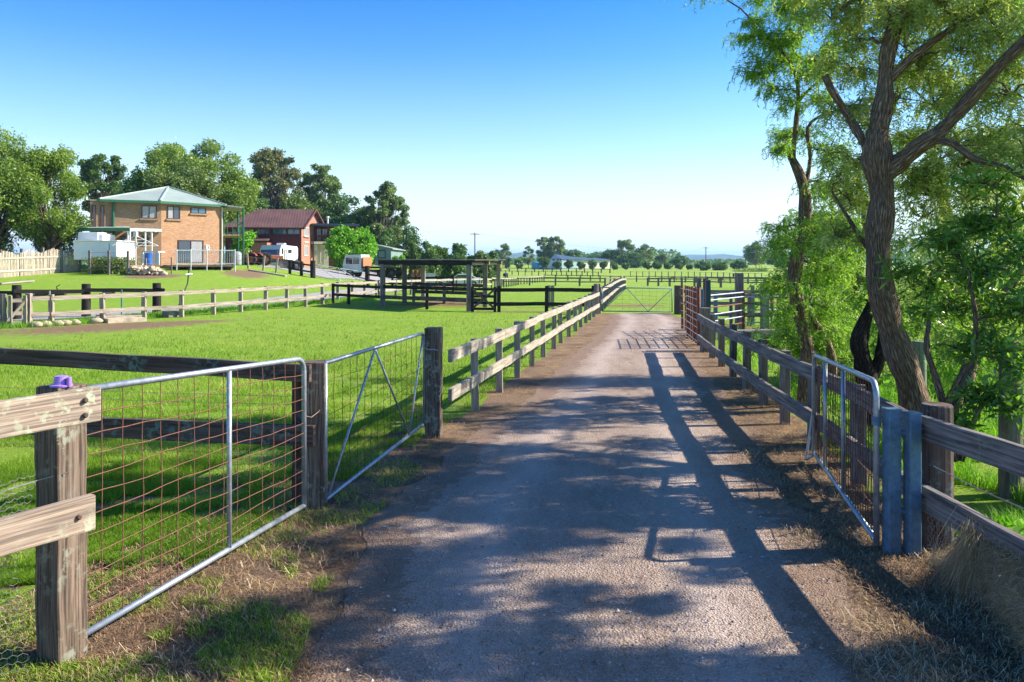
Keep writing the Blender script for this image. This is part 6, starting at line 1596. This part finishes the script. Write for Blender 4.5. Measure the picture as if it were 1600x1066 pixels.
# ------------------------------------------------------------------ grass, weeds, litter
def blades(pts, h, w, lean, r, base_z=.0):
    n = len(pts); h = h*r.uniform(.5, 1.25, n)
    a = r.uniform(0, 2*PI, n); d = np.stack([np.cos(a), np.sin(a), np.zeros(n)], 1)
    b_ = r.uniform(0, 2*PI, n); ln = np.stack([np.cos(b_), np.sin(b_), np.zeros(n)], 1)*(h*lean*r.uniform(.2, 1, n))[:, None]
    p = np.stack([pts[:, 0], pts[:, 1], TZ(pts[:, 0], pts[:, 1])+base_z], 1)
    W_ = (w*r.uniform(.6, 1.2, n))[:, None]; up = np.array([0, 0, 1.])*h[:, None]
    return np.stack([p-d*W_, p+d*W_, p+ln+up], 1).reshape(-1, 3)
def blades2(pts, h, w, lean, r):
    """two-segment blades -> quads"""
    n = len(pts); h = h*r.uniform(.4, 1.25, n); a = r.uniform(0, 2*PI, n); d = np.stack([np.cos(a), np.sin(a), np.zeros(n)], 1)
    b_ = r.uniform(0, 2*PI, n); ln = np.stack([np.cos(b_), np.sin(b_), np.zeros(n)], 1)*(h*lean*r.uniform(.2, 1, n))[:, None]
    p = np.stack([pts[:, 0], pts[:, 1], TZ(pts[:, 0], pts[:, 1])], 1); W_ = (w*r.uniform(.6, 1.2, n))[:, None]; up = np.array([0, 0, 1.])*h[:, None]
    m = p+ln*.35+up*.6; t = p+ln+up*.92
    q1 = np.stack([p-d*W_, p+d*W_, m+d*W_*.7, m-d*W_*.7], 1); q2 = np.stack([m-d*W_*.7, m+d*W_*.7, t+d*W_*.1, t-d*W_*.1], 1)
    return np.concatenate([q1, q2], 1).reshape(-1, 3)
r = np.random.default_rng(9)
def scatter(n, x0, x1, y0, y1, cond, p=2.0):
    """denser near the camera"""
    Y = 1/np.sqrt(r.uniform(1/y1**2, 1/y0**2, n)) if p == 2 else r.uniform(y0, y1, n)
    X = r.uniform(-1, 1, n)
    X = x0(Y)+(x1(Y)-x0(Y))*r.uniform(0, 1, n)
    k = cond(X, Y); return np.stack([X[k], Y[k]], 1)
def vn(X, Y, s, seed=0):
    q = np.random.default_rng(seed); t = 0
    for i in range(5):
        a, b, c = q.uniform(0, 2*PI, 3); f = s*(1+.6*i); t = t+np.sin(X*f*math.cos(a)+Y*f*math.sin(a)+b+1.3*np.sin(Y*f*.7*math.cos(c)+X*f*.5+c))/(1+.35*i)
    return t
def dirtmask(X, Y):
    u = (X-a0.x)*L.x+(Y-a0.y)*L.y; w = -(X-a0.x)*L.y+(Y-a0.y)*L.x
    return ~((np.abs(w) < (.8+3.5*np.clip(1-u/ll, 0, 1))+.35*vn(X, Y, 2.0, 61)) & (u > 0) & (u < ll))
a0, a1 = G(-60, 524), G(400, 498); L = (a1-a0); L.z = 0; ll = L.length; L.normalize()
fenceX = lambda y: np.interp(y, [-4, 2.5, 4, 6.3, 9, 10.5, 30], [-4, -2.9, -2.25, -1.6, -.9, -.55, 3.25])
# paddock grass
pts = scatter(380000, lambda Y: np.maximum(-.66*Y, -30)-.3, lambda Y: fenceX(Y)-.05, 4.2, 30, lambda X, Y: dirtmask(X, Y) & ((vn(X, Y, 2.2, 3)+.5*vn(X, Y, 6.5, 43) > -1.15)))
near = pts[:, 1] < 8.5; gz = vn(pts[:, 0], pts[:, 1], 1.3, 15)
sh = np.where(near, (vn(pts[:, 0], pts[:, 1], 1.6, 5) > -.6), True) & ~((pts[:, 1] < 7.2) & (vn(pts[:, 0], pts[:, 1], 2.6, 8) > .1))
pts = pts[sh]; g_ = np.clip(pts[:, 1]/9, .8, 2.2)
v = blades(pts, .055*np.clip(g_, 1, 1.3)*1.0, .0035*g_, 1.0, r)
tag(npmesh('grass', v, 3, M['grass'], None, np.clip(r.uniform(0, 1, len(pts))*.6+.12+.11*vn(pts[:, 0], pts[:, 1], .6, 2)+.11*vn(pts[:, 0], pts[:, 1], 2.1, 22), 0, 1)), 'bright short green paddock grass left of the fences', 'grass', kind='stuff')
# green tufts in the near left verge
cl_ = lambda X, Y: (vn(X, Y, 3.6, 12)+.6*vn(X, Y, 11, 13) > -.1) & (X < RL(Y)-.08)
pts = scatter(70000, lambda Y: np.maximum(-.66*Y, FL(Y)-.8)-.2, lambda Y: RL(Y), 2.7, 8.5, cl_)
v = blades2(pts, .05, .0035, 1.2, r)
tag(npmesh('grass', v, 4, M['grass'], None, np.repeat(r.uniform(0, 1, len(pts)), 2)), 'green grass tufts in the dry left verge', 'grass', kind='stuff')
# taller edge grass along fence foot and pale fence
def along(p, q, n, sp): t = r.uniform(0, 1, n)[:, None]; return np.array([[p.x, p.y]])*(1-t)+np.array([[q.x, q.y]])*t+r.normal(0, sp, (n, 2))
pe = np.concatenate([along(G(0, 513), G(60, 509), 2500, .25), along(G(60, 511), G(590, 468), 9000, .22), along(G(105, 508), G(112, 507), 900, .15), along(G(205, 500), G(222, 499), 600, .12)])
v = blades2(pe, .2, .008, .9, r)
tag(npmesh('grass', v, 4, M['weeds'], None, np.repeat(r.uniform(.2, .9, len(pe)), 2)), 'longer grass growing along the foot of the pale paddock fence', 'grass', kind='stuff')
# weeds behind the right fence
pts = scatter(150000, lambda Y: FR(Y)+.02, lambda Y: .70*Y+1.2, 3.0, 26, lambda X, Y: (vn(X, Y, 1.9, 21) > -.2) & (X > FR(Y)))
tall = .16+.12*(vn(pts[:, 0], pts[:, 1], 1.1, 6) > .6)+.1*(pts[:, 1] > 10)
v = blades2(pts, tall, .005*np.clip(pts[:, 1]/7, .8, 2), .8, r)
tag(npmesh('weeds', v, 4, M['weeds'], None, np.repeat(np.clip(r.uniform(0, 1, len(pts)), 0, 1), 2)), 'long bright weeds and grass behind the right fence under the trees', 'weeds', kind='stuff')
# broad leaves among the weeds
pts = scatter(9000, lambda Y: FR(Y)+.1, lambda Y: .68*Y+.5, 3.6, 16, lambda X, Y: vn(X, Y, 2.6, 31) > .5)
z = TZ(pts[:, 0], pts[:, 1])+r.uniform(.03, .3, len(pts))
v = leaves_at(np.concatenate([pts, z[:, None]], 1), .09, r, .5)
tag(npmesh('ground_cover', v.reshape(-1, 3), 4, M['leaf_bright'], None, r.uniform(0, 1, len(pts))), 'broad-leaved low plants scattered behind the right fence', 'ground cover', kind='stuff')
# straw and needle litter on both verges
def strands(pts, ln, w, r, z0=.012, rise=.03):
    n = len(pts); a = r.uniform(0, 2*PI, n); d = np.stack([np.cos(a), np.sin(a), np.zeros(n)], 1); s = np.stack([-np.sin(a), np.cos(a), np.zeros(n)], 1)
    l = (ln*r.uniform(.4, 1.4, n))[:, None]; W_ = w*r.uniform(.6, 1.3, (n, 1))
    p = np.stack([pts[:, 0], pts[:, 1], TZ(pts[:, 0], pts[:, 1])+z0+r.uniform(0, .012, n)], 1); bend = s*l*r.uniform(-.3, .3, (n, 1))
    m = p+d*l*.5+bend*.5+np.array([0, 0, 1.])*rise*r.uniform(0, 1, (n, 1)); e = p+d*l+np.array([0, 0, 1.])*rise*.5*r.uniform(-.1, 1, (n, 1))
    return np.concatenate([np.stack([p-s*W_, p+s*W_, m+s*W_, m-s*W_], 1), np.stack([m-s*W_, m+s*W_, e+s*W_*.3, e-s*W_*.3], 1)], 1).reshape(-1, 3)
lm = lambda X, Y: (X < RL(Y)-.12+.4*r.uniform(0, 1, X.shape)**3+.12*vn(X, Y, 3, 4)) & (vn(X, Y, 2.3, 14) > -1.2)
ptl = scatter(45000, lambda Y: FL(Y)-.25, lambda Y: RL(Y)+.4, 2.7, 16, lm)
ptr = scatter(65000, lambda Y: RR(Y)-.4, lambda Y: FR(Y)+.25, 2.7, 20, lambda X, Y: (X > RR(Y)+.12-.4*r.uniform(0, 1, X.shape)**3+.1*vn(X, Y, 3, 5)))
pts = np.concatenate([ptl, ptr]); k_ = np.clip(pts[:, 1]/5, .8, 2.5)
v = strands(pts, .055*np.minimum(k_, 1.6), .0016, r)
tag(npmesh('litter', v, 4, M['litter'], None, np.repeat(np.clip(r.uniform(0, 1, len(pts))+.13*vn(pts[:, 0], pts[:, 1], 2., 18), 0, 1), 2)), 'dry needles and straw covering both verges of the road', 'litter', kind='stuff')
pts = np.concatenate([scatter(13000, lambda Y: RR(Y)-.25, lambda Y: FR(Y)+.1, 2.7, 9, lambda X, Y: vn(X, Y, 2.0, 33) > -.3), scatter(7000, lambda Y: FL(Y)-.1, lambda Y: RL(Y)+.15, 2.7, 8, lambda X, Y: vn(X, Y, 2.4, 34) > .3)])
v = strands(pts, .09, .0014, r, .015, .05)
tag(npmesh('straw', v, 4, M['straw'], None, np.repeat(r.uniform(0, 1, len(pts)), 2)), 'loose pale straw lying on the near verges', 'straw', kind='stuff')
pts = scatter(9000, lambda Y: RL(Y), lambda Y: RR(Y), 2.7, 14, lambda X, Y: (vn(X, Y, 1.2, 51)+.6*vn(X, Y, 4, 52) > .3) | (r.uniform(0, 1, X.shape) < .12))
v = strands(pts, .04, .0016, r, .03, .012)
tag(npmesh('leaf_litter', v, 4, M['litter'], None, np.repeat(r.uniform(0, 1, len(pts)), 2)), 'thin fallen needles and leaf bits drifted over the gravel road', 'litter', kind='stuff')
# dry grass bank at the right corner
def hair(root, dirs, ln, w, droop, r, seg=4):
    n = len(root); out = []; s = unit(np.cross(dirs, r.normal(0, 1, (n, 3))))*w
    prev = root; l = (ln*r.uniform(.5, 1.25, n))[:, None]
    for i in range(seg):
        t = (i+1)/seg; cur = root+dirs*l*t+np.array([0, 0, -1.])*droop*l*t*t+r.normal(0, .011, (n, 3)); cur[:, 2] = np.maximum(cur[:, 2], .012)
        k0, k1 = 1-.8*i/seg, 1-.8*t
        out.append(np.stack([prev-s*k0, prev+s*k0, cur+s*k1, cur-s*k1], 1)); prev = cur
    return np.concatenate(out, 1).reshape(-1, 3)
n = 42000; yy = r.uniform(3.0, 5.25, n); xx = 2.80-.30*sm(5.1-yy, 0, 1.4)*r.uniform(-.1, 1, n)**1.0+r.normal(0, .05, n)+.10
hz = .40*r.uniform(0, 1, n)*sm(5.35-yy, 0, .7)
root = np.stack([xx, yy, hz*(.35+.65*np.clip((xx-2.35)/.5, 0, 1))], 1)
dirs = unit(np.stack([r.normal(-.35, .8, n), r.normal(-.1, .9, n), r.normal(.25, .5, n)], 1))
v = hair(root, dirs, .15, .0012, .6, r)
tag(npmesh('dry_grass', v, 4, M['straw'], None, np.repeat(np.clip(r.uniform(0, 1, n), 0, 1), 4)), 'bank of long dead straw-coloured grass matted against the chicken wire in the right corner', 'dry grass', kind='stuff')
n = 380; root = np.stack([2.72+r.normal(0, .03, n), 4.72+r.normal(0, .05, n), .36+r.normal(0, .05, n)], 1)
dirs = unit(np.stack([r.normal(-.3, .3, n), r.normal(-.1, .4, n), np.full(n, -.8)], 1))
v = hair(root, dirs, .42, .0013, .25, r, 5)
tag(npmesh('straw_tuft', v, 4, M['straw'], None, np.repeat(r.uniform(.0, .8, n), 5)), 'single greyish tuft of dead grass hanging over the chicken wire', 'dry grass', kind='stuff')
# pebbles on the road
n = 14000; Y = 1/np.sqrt(r.uniform(1/16**2, 1/2.6**2, n)); X = RL(Y)+(RR(Y)-RL(Y))*r.uniform(0, 1, n)
R_ = np.where(r.uniform(0, 1, n) < .06, r.uniform(.008, .015, n), r.uniform(.002, .006, n))
c_ = np.stack([X, Y, np.full(n, .014)+R_*.3+.02*np.sin(PI*np.clip((X-RL(Y))/(RR(Y)-RL(Y)), 0, 1))], 1)
oct_ = np.array([[1, 0, 0], [0, 1, 0], [-1, 0, 0], [0, -1, 0], [0, 0, .7], [0, 0, -.7]])
cor = c_[:, None]+oct_[None]*R_[:, None, None]*r.uniform(.6, 1.2, (n, 6, 1))
tri = [(0, 1, 4), (1, 2, 4), (2, 3, 4), (3, 0, 4)]
v = np.stack([cor[:, list(t_)] for t_ in tri], 1).reshape(-1, 3)
t = NT('pebble'); a_ = t.n('Attribute', attribute_name='rnd').outputs['Fac']
M['pebble'] = t.done(t.ramp(a_, [(0, (.14, .11, .095)), (.6, (.32, .26, .22)), (1, (.55, .5, .45))]), .85, spec=.2)
tag(npmesh('gravel', v, 3, M['pebble'], None, np.repeat(r.uniform(0, 1, n), 4)), 'loose small gravel scattered over the road', 'gravel', kind='stuff')
# garden plants by the wire fence
n = 2600; pts = np.concatenate([along(A(145, 59), A(200, 58.5), n, .35)]); z = TZ(pts[:, 0], pts[:, 1])+r.uniform(0, 1, len(pts))**1.5*1.2
v = leaves_at(np.concatenate([pts, z[:, None]], 1), .2, r, .5)
tag(npmesh('garden_plants', v.reshape(-1, 3), 4, M['leaf_olive'], None, r.uniform(0, 1, len(pts))), 'overgrown garden plants behind the wire garden fence', 'plants', kind='stuff')

# ------------------------------------------------------------------ horses
def horse(label, px, py, sc, yaw, mat, rug=None, graze=True):
    c = G(px, py); th = thing('horse', label, 'horse', c); Rm = Matrix.Translation(c)@Matrix.Rotation(yaw, 4, 'Z')@Matrix.Scale(sc, 4)
    pts = [(0, 0, 1.12, .28), (.45, 0, 1.15, .27), (-.5, 0, 1.18, .28)]
    E = [(0, 1), (0, 2)]; hd = [(.8, 0, 1.2, .2), (1.1, 0, .85 if graze else 1.5, .13), (1.3, 0, .45 if graze else 1.8, .11), (1.42, 0, .15 if graze else 1.65, .06)]
    i = len(pts); pts += hd; E += [(1, i), (i, i+1), (i+1, i+2), (i+2, i+3)]
    for x, root in ((.5, 1), (-.6, 2)):
        for sy in (-.15, .15):
            i = len(pts); k = -.08 if x < 0 else .0
            pts += [(x, sy, .85, .13), (x+k, sy, .5, .07), (x+.02, sy, .25, .05), (x+.04, sy, .04, .06)]; E += [(root, i), (i, i+1), (i+1, i+2), (i+2, i+3)]
    i = len(pts); pts += [(-.85, 0, 1.2, .05), (-.95, 0, .7, .06), (-.95, 0, .45, .03)]; E += [(2, i), (i, i+1), (i+1, i+2)]
    me = bpy.data.meshes.new('body'); me.from_pydata([tuple(Rm@V(*p[:3])) for p in pts], E, []); me.materials.append(M[mat])
    o = bpy.data.objects.new('body', me); COL.objects.link(o); o.parent = th; o.matrix_parent_inverse = Matrix.Translation(-c)
    sk_ = o.modifiers.new('skin', 'SKIN')
    if not me.skin_vertices: bpy.context.view_layer.update()
    if not me.skin_vertices:
        bpy.context.view_layer.objects.active = o
    for j, p in enumerate(pts):
        if me.skin_vertices: me.skin_vertices[0].data[j].radius = (p[3]*sc, p[3]*sc)
    if me.skin_vertices: me.skin_vertices[0].data[0].use_root = True
    ss = o.modifiers.new('sub', 'SUBSURF'); ss.levels = ss.render_levels = 1
    if rug:
        mb = MB(); T = lambda x, y, z: Rm@V(x, y, z); prev = None
        for x in (-.8, -.4, 0, .4, .75):
            row = [T(x, .34*math.sin(t), 1.12+.36*math.cos(t)-(.12 if abs(t) > 1.5 else 0)) for t in np.linspace(-2.0, 2.0, 9)]
            if prev:
                for a, b, c2, d in zip(prev, prev[1:], row[1:], row): mb.quad(a, b, c2, d)
            prev = row
        mb.build('rug', M[rug], th, smooth=True)
horse('dark horse in a navy rug grazing by the leaning wire fence far right', 1146, 434.5, .62, 1.3, 'horse_black', 'rug_blue')
horse('brown pony standing behind the far cross fence, right of centre', 1051, 440, .55, .3, 'horse_brown')
horse('small brown pony lying low near the farther rail fence on the right', 1128, 441, .4, .2, 'horse_brown')
horse('dark pony in a navy rug behind the bleached fence with close posts', 790, 437, .8, 1.2, 'horse_black', 'rug_blue')

# ------------------------------------------------------------------ air
mh = bpy.data.materials.new('haze_air'); mh.use_nodes = True; nt = mh.node_tree; nt.nodes.clear()
out = nt.nodes.new('ShaderNodeOutputMaterial'); pv = nt.nodes.new('ShaderNodeVolumePrincipled')
pv.inputs['Color'].default_value = (.42, .70, 1, 1); pv.inputs['Density'].default_value = 1.5e-4; pv.inputs['Anisotropy'].default_value = .2
nt.links.new(pv.outputs[0], out.inputs['Volume'])
mb = MB(); X0, X1, Y0_, Y1_, Z0, Z1 = -6500, 6500, -300, 9300, -6, 90
mb.v = [(x, y, z) for z in (Z0, Z1) for x, y in ((X0, Y0_), (X1, Y0_), (X1, Y1_), (X0, Y1_))]
for f in ((3, 2, 1, 0), (4, 5, 6, 7), (0, 1, 5, 4), (1, 2, 6, 5), (2, 3, 7, 6), (3, 0, 4, 7)): mb.face(f, [(0, 0)]*4)
tag(mb.build('haze', mh), 'pale blue air over the plain', 'haze', kind='stuff')
